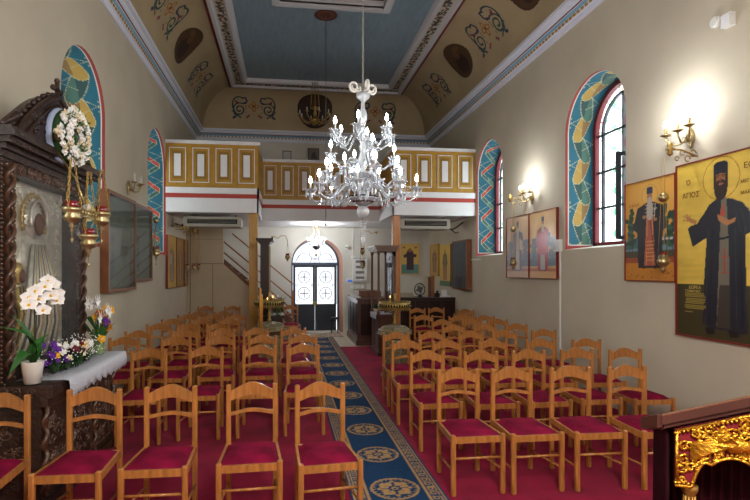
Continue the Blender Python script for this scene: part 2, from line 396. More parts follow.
def add_window(idx,X,sgn,c,kind):
    nm='window_%d'%idx
    root=thing(nm,None,None,(X,c,SILL)); root['kind']='structure'
    o=reveal(nm,X,sgn,c,kind); o.v=[(p[0]-X,p[1]-c,p[2]-SILL) for p in o.v]
    o.build('painted_reveal',REVM,root)
    XI=sgn*DEP; r=RAD-SPLAY; sp=SPR-SILL
    MB().add([(0,-RAD,0),(0,RAD,0),(XI,r,0.06),(XI,-r,0.06)],[(0,1,2,3)]).build('sill',STONE,root)
    # red frame: arched strip
    def strip(r0,r1,x0,x1,zb=0.0):
        mb=MB(); out=[(-r0,zb)]+[(-r0*math.cos(PI*i/24),sp+r0*math.sin(PI*i/24)) for i in range(25)]+[(r0,zb)]
        inn=[(-r1,zb)]+[(-r1*math.cos(PI*i/24),sp+r1*math.sin(PI*i/24)) for i in range(25)]+[(r1,zb)]
        n=len(out); vs=[(x0,p[0],p[1]) for p in out]+[(x0,p[0],p[1]) for p in inn]+[(x1,p[0],p[1]) for p in out]+[(x1,p[0],p[1]) for p in inn]
        fs=[]
        for i in range(n-1):
            fs+=[(i,i+1,n+i+1,n+i),(2*n+i,3*n+i,3*n+i+1,2*n+i+1),(n+i,n+i+1,3*n+i+1,3*n+i),(i,2*n+i,2*n+i+1,i+1)]
        mb.add(vs,fs); return mb
    f=strip(r+0.04,r-0.055,XI-sgn*0.05,XI+sgn*0.03).box(min(XI-sgn*.05,XI+sgn*.03),max(XI-sgn*.05,XI+sgn*.03),-r,r,0.04,0.10)
    f.build('window_frame',mat('dark_red_frame',S(112,34,40),0.5),root)
    b=strip(r-0.155,r-0.185,XI-sgn*0.02,XI+sgn*0.02,0.08)
    xa,xb=min(XI-sgn*.02,XI+sgn*.02),max(XI-sgn*.02,XI+sgn*.02)
    for z in (0.60,1.12,1.66): b.box(xa,xb,-r+.05,r-.05,z-0.014,z+0.014)
    b.box(xa,xb,-0.014,0.014,0.08,sp+r-0.17)
    b.build('iron_glazing_bars',IRON,root)
    # pane
    H=sp+RAD+0.1; cv=Cv(2*RAD+0.2,H,0.0125,(0.55,0.58,0.58)); cx=RAD+0.1
    G=S(50,100,66); Pk=S(150,56,70); Br=S(76,60,46)
    for k in range(9):
        z=0.1+k*0.3
        for sx in (-1,1):
            cv.line([(cx+sx*(0.05+0.36*math.sin(t*PI)),z+t*0.6) for t in np.linspace(0,1,10)],0.02,G)
            cv.line([(cx+sx*0.52,z),(cx+sx*0.47,z+0.15),(cx+sx*0.52,z+0.3)],0.02,Pk)
            cv.line([(cx+sx*0.47,z),(cx+sx*0.52,z+0.15),(cx+sx*0.47,z+0.3)],0.012,Br)
            cv.ell(cx+sx*0.22,z+0.12,0.035,0.05,S(80,150,100))
        cv.ell(cx,z+0.15,0.05,0.07,S(190,110,120))
    for a in range(24):
        q=PI*a/24; cv.line([(cx+0.47*math.cos(q),sp+0.47*math.sin(q)),(cx+0.58*math.cos(q+.06),sp+0.58*math.sin(q+.06))],0.014,Pk if a%2 else Br)
    for sx in (-1,1): cv.rect(cx+sx*0.48-.003,cx+sx*0.48+.006,0,sp,S(120,120,120))
    cv.mesh(lambda u,s:(XI+sgn*0.02,(u-cx),s)).build('stained_glass_pane',GLASSM,root)
    return root
kinds=['ribbon','ribbon','ribbon','zigzag']
wi=1
for sgn,X in ((1,WR),(-1,WL)):
    DEP=0.46 if sgn>0 else 0.56
    for c,k in zip(WINS if sgn>0 else WINL,kinds):
        w=add_window(wi,X,sgn,c,k); 
        # opened casement seen in the near right window
        if sgn==1 and abs(c-6.29)<.01:
            cm=MB(); L=0.42
            cm.cbox((0.30,-0.36,0.66),(0.06,0.035,1.12)); cm.cbox((0.12,-0.36,0.66),(0.06,0.035,1.12))
            cm.cbox((0.21,-0.36,0.12),(0.2,0.03,0.05)); cm.cbox((0.21,-0.36,1.20),(0.2,0.03,0.05))
            cm.build('open_casement_frame',IRON,w)
        wi+=1
# ---- cornice, cove, ceiling
def sweep_trim(name,prof,mats,mis,dent=None):
    """profile (inset from wall, height) swept round left, far and right walls"""
    mb=MB(); path=lambda d,z:[(WL+d,YB,z),(WL+d,YF-d,z),(WR-d,YF-d,z),(WR-d,YB,z)]
    for i in range(len(prof)-1):
        a=path(*prof[i]);b=path(*prof[i+1])
        for j in range(3): mb.add([a[j],a[j+1],b[j+1],b[j]],[(0,1,2,3)],mis[i])
    if dent:
        d,z=dent; y=YB
        while y<YF-d: 
            mb.cbox((WL+d,y,z),(0.022,0.045,0.03),3); mb.cbox((WR-d,y,z),(0.022,0.045,0.03),3); y+=0.095
        x=WL+d+.05
        while x<WR-d: mb.cbox((x,YF-d,z),(0.045,0.022,0.03),3); x+=0.095
    return tag(mb.build(name,mats),kind='structure')
CW=mat('cornice_white',S(214,218,232),0.5)
sweep_trim('trim_1',[(0,5.26),(0.03,5.26),(0.045,5.30),(0.045,5.325),(0.07,5.335),(0.07,5.37),(0.085,5.375),(0.113,5.41),(0.125,5.413),(0.140,5.425),(0.150,5.43),(0.175,5.44),(0.18,5.475),(0.235,5.48),(0.235,5.53)],
           [CW,LBLUE,BURG,GOLDP],[0,0,0,0,0,0,1,0,2,0,0,0,0,0],dent=(0.078,5.352))
COVEC=S(164,146,114)
COVEM=paintmat('painted_cove_plaster',0.65,noise=0.12,nscale=1.2)
def motif():
    cv=Cv(1.14,0.62,0.0115,COVEC); cx=0.57; cy=0.30
    TE=S(24,62,66); NV=S(30,44,78); MR=S(116,36,52); OC=S(150,98,30)
    for sx in (-1,1):
        def spiral(x0,y0,r0,turn,a0,w,dr=0.75,col=TE):
            pts=[]; n=36
            for i in range(n+1):
                t=i/n; r=r0*(1-dr*t); a=a0+turn*t; pts.append((cx+sx*(x0+r*math.cos(a)),y0+r*math.sin(a)))
            cv.line(pts,w,col)
            return pts
        p=spiral(0.33,0.22,0.15,-1.6*2*PI,PI*0.5,0.032)
        q=[(cx+sx*(0.16+0.03*math.sin(5*t)),0.30+0.22*t) for t in np.linspace(0,1,12)]
        cv.line([(cx+sx*x,y) for x,y in ((0.30,0.37),(0.20,0.36),(0.15,0.42),(0.18,0.52),(0.25,0.52))],0.034,NV)
        cv.line([(cx+sx*(0.33+0.15*math.cos(a)),0.32+0.22*math.sin(a)) for a in np.linspace(-0.9,2.2,16)],0.032,TE)
        cv.line([(cx+sx*x,y) for x,y in ((0.47,0.20),(0.44,0.10),(0.34,0.06),(0.30,0.03))],0.03,TE)
        for x,y,c in ((0.40,0.40,MR),(0.36,0.38,MR),(0.12,0.08,MR),(0.16,0.05,MR),(0.43,0.05,NV),(0.47,0.03,NV)):
            cv.ell(cx+sx*x,y,0.032,0.014,c); cv.ell(cx+sx*x,y,0.014,0.032,c)
        rr=random.Random(4)
        for k in range(16):
            a=rr.uniform(0,2*PI); r=rr.uniform(0.14,0.2); cv.ell(cx+sx*(0.33+r*math.cos(a)),0.28+r*1.2*math.sin(a),0.014,0.009,TE)
    for a in range(4):
        q=a*PI/2; ox,oy=0.065*math.cos(q),0.065*math.sin(q)
        cv.ring(cx+ox,cy+oy,0.052 if a%2==0 else 0.034,0.034 if a%2==0 else 0.052,0.022,OC)
    cv.ell(cx,cy,0.02,0.02,S(90,30,30)); return cv
def ovalcv(seed):
    cv=Cv(0.62,0.80,0.0125,COVEC); cv.ell(.31,.40,.30,.385,S(56,34,24)); cv.ell(.31,.40,.275,.36,S(74,50,28))
    cv.ell(.31,.30,.15,.20,S(46,30,24)); cv.ell(.31,.50,.07,.09,S(92,62,40)); cv.ell(.2,.6,.08,.06,S(96,72,36)); return cv
MOT=motif(); OVL=ovalcv(1)
def cove_side(name,xf,xe,sgn):
    a=abs(xf-xe)
    def pt(y,ph,off=0): return (xe+sgn*(a-off)*math.cos(ph),y,KZ+(CZ-KZ-off)*math.sin(ph))
    mb=MB(); ny=60;n=14; vs=[];fs=[]
    for j in range(n+1):
        ph=PI/2*j/n; ye=EY+(KY-EY)*math.cos(ph)+.001
        for i in range(ny+1): vs.append(pt(YB+(ye-YB)*i/ny,ph))
    for j in range(n):
        for i in range(ny): q=j*(ny+1)+i; fs.append((q,q+1,q+ny+2,q+ny+1))
    mb.add(vs,fs,0,True); mb.col=np.tile(np.array(COVEC,dtype=np.float32),(len(vs),1))
    rad=(a+CZ-KZ)/2
    items=[(11.75,'m'),(10.1,'o'),(8.75,'m'),(7.3,'o'),(5.9,'m'),(4.4,'o'),(2.9,'m'),(1.3,'o')]
    for yc,k in items:
        cv=MOT if k=='m' else OVL
        f=lambda u,s,yc=yc,cv=cv: pt(yc+(u-cv.w/2)*(1.12 if cv is MOT else 1.5),PI*0.265+(s-cv.h/2)*(1.22 if cv is MOT else 1.05)/rad,0.005)
        cv.mesh(f,mb)
    return tag(mb.build(name,COVEM),kind='structure')
cove_side('trim_2',KX0,EX0,-1); cove_side('trim_3',KX1,EX1,1)
def cove_far():
    a=KY-EY
    def pt(x,ph,off=0): return (x,EY+(a-off)*math.cos(ph),KZ+(CZ-KZ-off)*math.sin(ph))
    mb=MB(); nx=50;n=14;vs=[];fs=[]
    for j in range(n+1):
        ph=PI/2*j/n; x0=EX0+(KX0-EX0)*math.cos(ph); x1=EX1+(KX1-EX1)*math.cos(ph)
        for i in range(nx+1): vs.append(pt(x0+(x1-x0)*i/nx,ph))
    for j in range(n):
        for i in range(nx): q=j*(nx+1)+i; fs.append((q,q+1,q+nx+2,q+nx+1))
    mb.add(vs,fs,0,True); mb.col=np.tile(np.array(COVEC,dtype=np.float32),(len(vs),1)); rad=(a+CZ-KZ)/2
    for xc in (-0.82,2.45): MOT.mesh(lambda u,s:pt(xc+(u-.57)*1.15,PI*0.23+(s-.31)*1.05/rad,0.004),mb)
    cv=Cv(1.0,1.0,0.014,COVEC); cv.ell(.5,.5,.47,.47,S(44,24,20)); cv.ell(.5,.5,.43,.43,S(62,44,34)); cv.ell(.5,.42,.24,.3,S(44,32,28)); cv.ell(.5,.66,.1,.12,S(84,60,44))
    cv.mesh(lambda u,s:pt(0.80+(u-.5),PI*0.225+(s-.5)/rad,0.004),mb)
    return tag(mb.build('trim_4',COVEM),kind='structure')
cove_far()
# moulded ceiling frame: burgundy line, white moulding, floral band, white moulding
def frame_ring(mb,d0,z0,d1,z1,m):
    def c(d,z): return [(EX0+d,YB,z),(EX0+d,EY-d,z),(EX1-d,EY-d,z),(EX1-d,YB,z)]
    a=c(d0,z0);b=c(d1,z1)
    for j in range(3): mb.add([a[j],a[j+1],b[j+1],b[j]],[(0,1,2,3)],m)
mb=MB(); pr=[(0,CZ,1),(0.0,CZ-0.03,1),(0.045,CZ-0.03,0),(0.06,CZ-0.055,0),(0.12,CZ-0.055,0),(0.15,CZ-0.02,0),(0.17,CZ-0.02,None),(0.35,CZ-0.02,0),(0.37,CZ-0.045,0),(0.43,CZ-0.045,0),(0.46,CZ-0.01,0),(0.48,CZ+0.05,0)]
for (d0,z0,m),(d1,z1,_) in zip(pr[:-1],pr[1:]):
    if m is not None: frame_ring(mb,d0,z0,d1,z1,m)
tag(mb.build('trim_5',[mat('ceiling_moulding',S(184,184,188),0.5),BURG]),kind='structure')
FB0=S(186,176,158)
def band(L):
    cv=Cv(L,0.18,0.016,FB0); rr=random.Random(9); x=0.0
    cv.line([(t,0.09+0.045*math.sin(t*2*PI/0.42)) for t in np.arange(0,L,0.03)],0.018,S(40,52,40))
    while x<L:
        for k in range(12):
            cv.ell(x+rr.uniform(0,.2),0.09+rr.uniform(-.065,.065),rr.uniform(.014,.03),rr.uniform(.014,.028),rr.choice([S(30,50,42),S(30,50,42),S(40,40,40),S(112,44,44)]))
        x+=0.14
    return cv
mb=MB(); z=CZ-0.02
cvL=band(EY-0.17-YB)
cvL.mesh(lambda u,s:(EX0+0.17+s,YB+u,z),mb); cvL.mesh(lambda u,s:(EX1-0.17-s,YB+u,z),mb)
band(EX1-EX0-0.34).mesh(lambda u,s:(EX0+0.17+u,EY-0.17-s,z-0.001),mb)
tag(mb.build('trim_6',paintmat('floral_band_paint',0.5)),kind='structure')
# blue boarded ceiling with a central sunken coffer
BCEIL=mat('blue_boarded_ceiling',S(116,134,146),0.32,noise=0.12,nscale=3,spec=0.5,bump=0.25,bscale=8,stretch=(7,1,1),dist=0.01)
CX0,CX1,CY0,CY1=-0.09,1.76,3.4,8.85; Z=CZ+0.05
mb=MB(); x0,x1=EX0+.48,EX1-.48; y1=EY-.48
for a in ((x0,CX0,YB,y1),(CX1,x1,YB,y1),(CX0,CX1,YB,CY0),(CX0,CX1,CY1,y1)):
    mb.add([(a[0],a[2],Z),(a[1],a[2],Z),(a[1],a[3],Z),(a[0],a[3],Z)],[(0,1,2,3)])
nb=int((x1-x0)/0.2)
for i in range(1,nb): 
    x=x0+(x1-x0)*i/nb
    if not CX0-.1<x<CX1+.1: mb.box(x-0.004,x+0.004,YB,y1,Z-0.006,Z+0.01)
    else: mb.box(x-0.004,x+0.004,CY1+.1,y1,Z-0.006,Z+0.01)
struct(mb,'ceiling',BCEIL)
mb=MB()
for d0,d1,zz in ((0.0,0.10,Z-0.05),(0.10,0.14,Z-0.02)):
    for a in ((CX0-d1,CX0-d0,CY0-d1,CY1+d1),(CX1+d0,CX1+d1,CY0-d1,CY1+d1),(CX0-d0,CX1+d0,CY0-d1,CY0-d0),(CX0-d0,CX1+d0,CY1+d0,CY1+d1)): mb.box(a[0],a[1],a[2],a[3],zz,Z+0.02)
mb.box(CX0-.02,CX1+.02,CY0-.02,CY1+.02,Z+0.12,Z+0.14,1)
for a in ((CX0-.02,CX0,CY0,CY1),(CX1,CX1+.02,CY0,CY1),(CX0,CX1,CY0-.02,CY0),(CX0,CX1,CY1,CY1+.02)): mb.box(*a,Z-0.01,Z+0.14,0)
tag(mb.build('trim_7',[mat('ceiling_moulding',(0,0,0)),mat('coffer_brown_paint',S(74,50,38),0.6,noise=0.3,nscale=3)]),kind='structure')
# painted rosette on the ceiling where the thin rod hangs
cv=Cv(0.46,0.46,0.011,S(116,134,146)); cv.ell(.23,.23,.215,.215,S(70,32,24))
for k in range(10):
    q=k*PI/5; cv.ell(.23+.13*math.cos(q),.23+.13*math.sin(q),.04,.03,S(104,60,42)); cv.ell(.23+.07*math.cos(q+.3),.23+.07*math.sin(q+.3),.02,.02,S(70,26,20))
mb=MB(); 
cv.C[((cv.X-.23)**2+(cv.Y-.23)**2)>.0475]=S(116,134,146)
tag(cv.mesh(lambda u,s:(0.75+u-.23,9.23+s-.23,Z-0.008)).build('trim_8',paintmat('rosette_paint',0.5)),kind='structure')
# ---- carpet and runner
cp=MB().box(WL+0.01,WR-0.01,YB+0.01,11.3,0.0,0.006).box(WL+0.01,0.45,11.3,12.58,0.0,0.006)
tag(cp.build('carpet',CARP),'crimson fitted carpet covering the church floor','carpet')
NAVY=S(26,58,92); RG=S(170,136,92)
RX0,RX1,RY0,RY1=0.50,1.235,0.6,12.9
W=RX1-RX0; cv=Cv(W,RY1-RY0,0.0115,NAVY); L=RY1-RY0
for sx in (0,1):
    f=(lambda d:d) if sx==0 else (lambda d:W-d)
    for d,w in ((0.028,0.010),(0.125,0.010),(0.140,0.005)): cv.rect(min(f(d-w/2),f(d+w/2)),max(f(d-w/2),f(d+w/2)),0,L,RG)
    t=0.0
    while t<L:
        cv.line([(f(0.042),t),(f(0.042),t+0.055),(f(0.108),t+0.055),(f(0.108),t+0.02),(f(0.070),t+0.02),(f(0.070),t+0.035)],0.012,RG); 
        cv.line([(f(0.108),t+0.055),(f(0.108),t+0.075),(f(0.042),t+0.075)],0.010,RG,0.8); t+=0.085
mc=W/2; y=3.9-RY0-4*0.745
while y<L:
    cv.ring(mc,y,0.185,0.185,0.022,RG)
    for k in range(24):
        q=k*PI/12; cv.ell(mc+.162*math.cos(q),y+.162*math.sin(q),.008,.008,RG)
    for q in range(4):
        a=PI/4+q*PI/2
        for sg in (-1,1):
            cv.ell(mc+0.085*math.cos(a+sg*.35),y+0.085*math.sin(a+sg*.35),0.036,0.036,RG)
        cv.ell(mc+0.085*math.cos(a),y+0.085*math.sin(a),0.014,0.014,NAVY); cv.ell(mc+0.11*math.cos(a),y+0.11*math.sin(a),0.035,0.03,RG)
    for q in range(4):
        a=q*PI/2; cv.line([(mc+.03*math.cos(a),y+.03*math.sin(a)),(mc+.13*math.cos(a),y+.13*math.sin(a))],0.012,NAVY)
        cv.ell(mc+.125*math.cos(a),y+.125*math.sin(a),.018,.018,RG)
    cv.ell(mc,y,0.03,0.03,RG); cv.ell(mc,y,0.012,0.012,NAVY)
    y+=0.745
cv.mottle(0.10,0.3,0.3,2); cv.mottle(0.12,0.02,0.02,5)
RM=MB(); cv.mesh(lambda u,s:(RX0+u,RY0+s,0.013),RM)
n0=len(RM.v); RM.box(RX0,RX1,RY0,RY1,0.0065,0.0125); RM.col=np.vstack([RM.col,np.tile(np.array(NAVY,dtype=np.float32),(8,1))])
tag(RM.build('aisle_runner',paintmat('woven_runner',0.9,spec=0.15)),'long navy blue aisle runner with gold medallions and key borders','rug')
cv=Cv(1.5,0.8,0.02,S(176,160,140))
for i in range(12):
    for j in range(6):
        if (i+j)%2: cv.ell(.06+i*.125,.07+j*.132,.05,.04,S(130,70,70)); cv.ell(.06+i*.125,.07+j*.132,.02,.02,S(90,90,110))
MM=MB(); cv.mesh(lambda u,s:(0.02+u,13.0+s,0.009),MM); MM.box(0.02,1.52,13.0,13.8,0.0,0.0085); MM.col=np.vstack([MM.col,np.tile(np.array(S(120,100,90),dtype=np.float32),(8,1))])
tag(MM.build('door_mat',paintmat('patterned_mat',0.9)),'patterned maroon and cream mat in front of the arched door','mat')
# ---- entrance door in its arched recess
root=thing('door_1',None,None,(DC,YF,0)); root['kind']='structure'
def archstrip(r0,r1,y0,y1,spr,zb=0.0,n=24):
    mb=MB(); f=lambda r:[(-r,zb)]+[(-r*math.cos(PI*i/n),spr+r*math.sin(PI*i/n)) for i in range(n+1)]+[(r,zb)]
    a=f(r0);b=f(r1);k=len(a); vs=[(p[0],y,p[1]) for y in (y0,y1) for q in (a,b) for p in q]; fs=[]
    for i in range(k-1): fs+=[(i,i+1,k+i+1,k+i),(2*k+i,3*k+i,3*k+i+1,2*k+i+1),(k+i,k+i+1,3*k+i+1,3*k+i),(i,2*k+i,2*k+i+1,i+1)]
    return mb.add(vs,fs)
# plaster recess in salmon
mb=MB(); f=lambda r:[(-r,0)]+[(-r*math.cos(PI*i/24),DSPR+r*math.sin(PI*i/24)) for i in range(25)]+[(r,0)]
a=f(DR);k=len(a)
ao=f(HR)
mb.add([(p[0]+.045,0,p[1]) for p in ao]+[(p[0],0.42,p[1]) for p in a],[(i,i+1,k+i+1,k+i) for i in range(k-1)])
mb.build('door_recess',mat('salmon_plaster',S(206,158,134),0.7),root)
DY=0.36
archstrip(DR+.01,DR-0.03,DY-0.04,DY+0.05,DSPR).box(-DR,DR,DY-.04,DY+.05,1.88,1.96).build('door_frame',mat('blue_grey_iron',S(62,76,96),.45),root)
for s in (-1,1):
    lf=MB(); x0,x1=(-DR+.055,-0.004) if s<0 else (0.004,DR-.055)
    lf.box(x0,x1,DY-.03,DY+.03,0.03,0.78); lf.box(x0,x0+.055,DY-.03,DY+.03,.78,1.88); lf.box(x1-.055,x1,DY-.03,DY+.03,.78,1.88); lf.box(x0,x1,DY-.03,DY+.03,1.83,1.88)
    leaf=lf.build('door_leaf',mat('dark_blue_metal',S(34,40,52),0.4),root)
    xc=(x0+x1)/2
    g=MB()
    for zc in (1.09,1.55):
        g.tube([(xc+.17*math.cos(q*PI/12),DY-.035,zc+.17*math.sin(q*PI/12)) for q in range(24)],0.011,5,closed=True)
        g.box(xc-.13,xc+.13,DY-.042,DY-.03,zc-.013,zc+.013); g.box(xc-.013,xc+.013,DY-.042,DY-.03,zc-.13,zc+.13)
        for sx in (-1,1):
            for sz in (-1,1): g.box(xc+sx*.2-.03,xc+sx*.2+.03,DY-.04,DY-.03,zc+sz*.2-.005,zc+sz*.2+.005); g.box(xc+sx*.2-.005,xc+sx*.2+.005,DY-.04,DY-.03,zc+sz*.23-.04,zc+sz*.23+.04)
    g.box(xc-.24,xc+.24,DY-.04,DY-.03,1.315,1.325); g.build('wrought_iron_grille',IRON,leaf)
    if s<0: MB().box(-0.035,0.035,DY-.055,DY-.03,0.74,0.86).build('lock_plate',BRASSD,leaf)
g=MB()
for s in (-1,1):
    g.tube([(s*(.30+.2*math.cos(t)),DY-.02,DSPR+.13+.16*math.sin(t)) for t in np.linspace(0.2,5.6,16)],0.008,5)
    g.tube([(s*.55,DY-.02,DSPR+.05),(s*.3,DY-.02,DSPR+.45),(0,DY-.02,DSPR+.62)],0.007,5)
g.tube([(.16*math.cos(q*PI/12),DY-.02,DSPR+.3+.16*math.sin(q*PI/12)) for q in range(24)],0.008,5,closed=True)
g.box(-.006,.006,DY-.025,DY-.015,DSPR,DSPR+.6); g.box(-.6,.6,DY-.025,DY-.015,DSPR+.12,DSPR+.132)
g.build('fanlight_grille',IRON,root)
cv=Cv(1.34,1.9,0.02,(0.7,0.72,0.76)); 
for k in range(30): cv.ell(random.uniform(0,1.34),random.uniform(0,1.9),.05,.07,S(196,206,216),.5)
cv.mesh(lambda u,s:(u-.67,DY,0.77+s)).build('door_glass',GLASSM,root)
MB().box(-DR-.02,DR+.02,-0.06,0.5,0.0,0.03).build('threshold',mat('white_marble',S(226,220,206),0.4),root)
# low stand beside the door
st=MB()
for x in (-.09,.09):
    for y in (-.07,.07): st.tube([(x,y,0),(x*0.8,y*.8,0.40)],0.009,6)
st.lathe([(.11,.38),(.12,.40),(.12,.43),(.10,.44)],n=14); 
o=st.build('umbrella_stand',IRON,loc=(1.36,13.75,0.009)); tag(o,'small black metal stand in front of the right door leaf','stand')
# ================================================================ GALLERY
GX0,GX1=WL,WR; YG=10.5; YM=12.05; LX=-0.554; RX=2.295
g=thing('gallery_balcony','gold and white panelled choir gallery across the far end of the nave','balcony',(0.87,YG,0)); g['kind']='structure'; g.name='trim_9'
del g['category'], g['label']
def gb(x0,x1,y0,y1,z0,z1): return (x0-.87,x1-.87,y0-YG,y1-YG,z0,z1)
sl=MB()
T=0.12
e=0.002
for (x0,x1,y0,y1) in ((GX0+e,LX,YG,YF-e),(LX,RX,YM,YF-e),(RX,GX1-e,YG,YF-e)): sl.box(*gb(x0,x1,y0,y1,2.93,3.40),0)
def band_u(mb,z0,z1,out,m):
    """band following the stepped gallery front"""
    mb.box(*gb(GX0+e,LX+out,YG-out,YG+.02,z0,z1),m); mb.box(*gb(LX-.02,LX+out,YG-out,YM-out,z0,z1),m)
    mb.box(*gb(LX-.02,RX+.02,YM-out,YM+.02,z0,z1),m); mb.box(*gb(RX-out,RX+.02,YG-out,YM-out,z0,z1),m); mb.box(*gb(RX-out,GX1-e,YG-out,YG+.02,z0,z1),m)
band_u(sl,2.93,3.22,0.012,0); band_u(sl,3.222,3.308,0.016,1); band_u(sl,3.31,3.43,0.03,0)
sl.build('gallery_floor_slab',[WHITE,REDB],g)
cap=MB(); 
for d in ((GX0+e,LX+.04,YG-.04,YG+.14),(LX-.12,LX+.04,YG+.14,YM-.04),(LX-.12,RX+.12,YM-.04,YM+.14),(RX-.04,RX+.12,YG+.14,YM-.04),(RX-.04,GX1-e,YG-.04,YG+.14)): cap.box(*gb(*d,4.32,4.385))
cap.build('top_rail',WHITE,g)
def para(x0,x1,y,n,side=None):
    pw=(x1-x0)/n
    b=MB(); 
    if side is None: b.box(*gb(x0,x1,y,y+.09,3.43,4.32)); b.build('parapet',GOLDP,g)
    for i in range(n):
        c=x0+pw*(i+.5)-.87; p=MB(); yy=y-YG; w=pw*0.36
        z0,z1=3.53,4.24
        for (a,bb,q,r) in ((c-w,c+w,z0,z0+.014),(c-w,c+w,z1-.014,z1),(c-w,c-w+.014,z0,z1),(c+w-.014,c+w,z0,z1)): p.box(a,bb,yy-.016,yy,q,r,0)
        p.box(c-w+.016,c+w-.016,yy-.006,yy-.001,z0+.016,z1-.016,2)
        p.box(c-w*.62,c+w*.62,yy-.012,yy-.006,z0+.07,z1-.07,1)
        p.box(c-w*.40,c+w*.40,yy-.02,yy-.012,z0+.13,z1-.13,0)
        p.build('parapet_panel',[WHITE,GOLDP2,GOLDP],g)
para(GX0+e,LX,YG,4); para(RX,GX1-e,YG,4); para(LX,RX,YM,7)
for x,s in ((LX,1),(RX,-1)): MB().box(*gb(min(x,x-s*.09),max(x,x-s*.09),YG+.09,YM,3.43,4.32)).build('parapet_return',GOLDP,g)
for x0,x1,lab in ((-0.74,-0.56,'ochre square wooden post under the left gallery corner'),(2.30,2.46,'brown square wooden post under the right gallery corner')):
    p=MB().cbox(((x1-x0)/2,0.08,1.4675),(x1-x0,0.16,2.919),0,0.008).build('wooden_post',POSTW if x0<0 else mat('amber_wood_post',S(176,112,58),0.4,noise=0.2,nscale=5,stretch=(6,6,1),coat=.2),loc=(x0,YG+.02,0.0)); tag(p,lab,'post')
# small pictures on the far wall above the gallery
for px,py,w,h,lab,f in ((287,156,.2,.24,'small black framed picture above the gallery rail, left one','b'),(313.5,154.5,.27,.30,'dark square picture above the gallery rail behind chandelier','d')):
    P=onY(px,py,YF-.03); t=thing('small_picture',lab,'picture',P)
    cv=Cv(w,h,.02,S(190,190,184) if f=='b' else S(110,96,80)); 
    if f=='d': cv.poly([(w*.2,h*.1),(w*.45,h*.8),(w*.7,h*.6),(w*.9,h*.1)],S(30,30,34))
    cv.mesh(lambda u,s:(u-w/2,-.012,s-h/2)).build('print',paintmat('icon_paint',0.35,coat=.3,spec=.4),t)
    fm=MB()
    for a in ((-w/2-.02,w/2+.02,-h/2-.02,-h/2),(-w/2-.02,w/2+.02,h/2,h/2+.02),(-w/2-.02,-w/2,-h/2,h/2),(w/2,w/2+.02,-h/2,h/2)): fm.box(a[0],a[1],-.02,.01,a[2],a[3])
    fm.box(-w/2,w/2,-.008,.01,-h/2,h/2); fm.build('picture_frame',BLACK,t)
# ================================================================ CHAIRS
def make_chair():
    t=thing('dining_chair','x','chair')
    t.name='wooden_chair'
    s=MB(); n=8; vs=[];fs=[]
    for j in range(n+1):
        for i in range(n+1):
            u=i/n*2-1; v=j/n*2-1; y=-0.445+ (v+1)/2*0.41; hw=0.196+( -0.445-y+0.445+0.0)*0.0; hw=0.196-0.022*(v+1)/2
            e=max(abs(u),abs(v)); z=0.446+0.040*(1-e**5)**0.6
            vs.append((u*hw,y,z))
    for j in range(n):
        for i in range(n): q=j*(n+1)+i; fs.append((q,q+1,q+n+2,q+n+1))
    s.add(vs,fs,0,True); s.build('seat',VELVET,t)
    fr=MB(); fr.box(-.180,.180,-.462,-.440,.405,.452); fr.box(-.165,.165,-.035,-.012,.405,.45)
    for sx in (-1,1):
        fr.add([(sx*a,y,z) for y,a0,a1 in ((-.44,.197,.215),(-.02,.172,.190)) for a in (a0,a1) for z in (.405,.452)],[(0,1,3,2),(4,6,7,5),(0,4,5,1),(2,3,7,6),(0,2,6,4),(1,5,7,3)])
    fr.build('seat_frame',OAK,t)
    for sx in (-1,1):
        MB().cbox((sx*.200,-.452,.235),(.036,.036,.47),0,.006).build('leg',OAK,t)
        # rear leg rises to become the back post, leaning very slightly
        l=MB().cbox((sx*.172,0,.444),(.036,.034,.888),0,.006); l.build('leg',OAK,t)
    def slat(zb0,zb1,zt0,zt1,bow=.028,th=.018):
        m=MB(); n=12; vs=[]
        for i in range(n+1):
            q=i/n; x=-.155+.31*q; k=math.sin(PI*q)**1.3; y=bow*math.sin(PI*q)
            zb=zb0+(zb1-zb0)*k; zt=zt0+(zt1-zt0)*k
            vs+=[(x,y-th/2,zb),(x,y+th/2,zb),(x,y+th/2,zt),(x,y-th/2,zt)]
        fs=[]
        for i in range(n):
            a=4*i
            for j in range(4): fs.append((a+j,a+4+j,a+4+(j+1)%4,a+(j+1)%4))
        fs+=[(0,1,2,3),(4*n+3,4*n+2,4*n+1,4*n)]
        m.add(vs,fs,0,False)
        for i in range(len(m.sm)): m.sm[i]=False
        return m
    slat(.768,.800,.842,.898).build('crest_rail',OAK,t)
    slat(.655,.672,.682,.699).build('back_slat',OAK,t)
    MB().tube([(-.185,-.452,.287),(.185,-.452,.287)],.010,8).build('stretcher',OAK,t)
    for sx in (-1,1): MB().tube([(sx*.198,-.44,.190),(sx*.174,-.012,.158)],.009,8).build('stretcher',OAK,t)
    return t
chair0=make_chair(); first=[True]
ORD=['first','second','third','fourth','fifth','sixth','seventh','eighth','ninth','tenth']
def put_chair(x,y,rz,label,group):
    c=chair0 if first[0] else copy_tree(chair0); first[0]=False
    c.location=(x,y,0.0065); c.rotation_euler=(0,0,rz); c['label']=label; c['group']=group
rr=random.Random(3)
LROWS=[(3.80,[.262,-.246,-.833,-1.356,-1.93]),(5.72,[.204,-.287,-.871,-1.459]),(6.63,[.235,-.291,-.829,-1.38,-2.018]),(7.41,[.122,-.42,-.905,-1.43,-2.03]),
       (8.22,[-1.06,-1.53,-1.98]),(9.03,[-.98,-1.46,-1.944]),(9.84,[-.93,-1.377,-1.84]),(10.51,[-1.25,-1.758])]
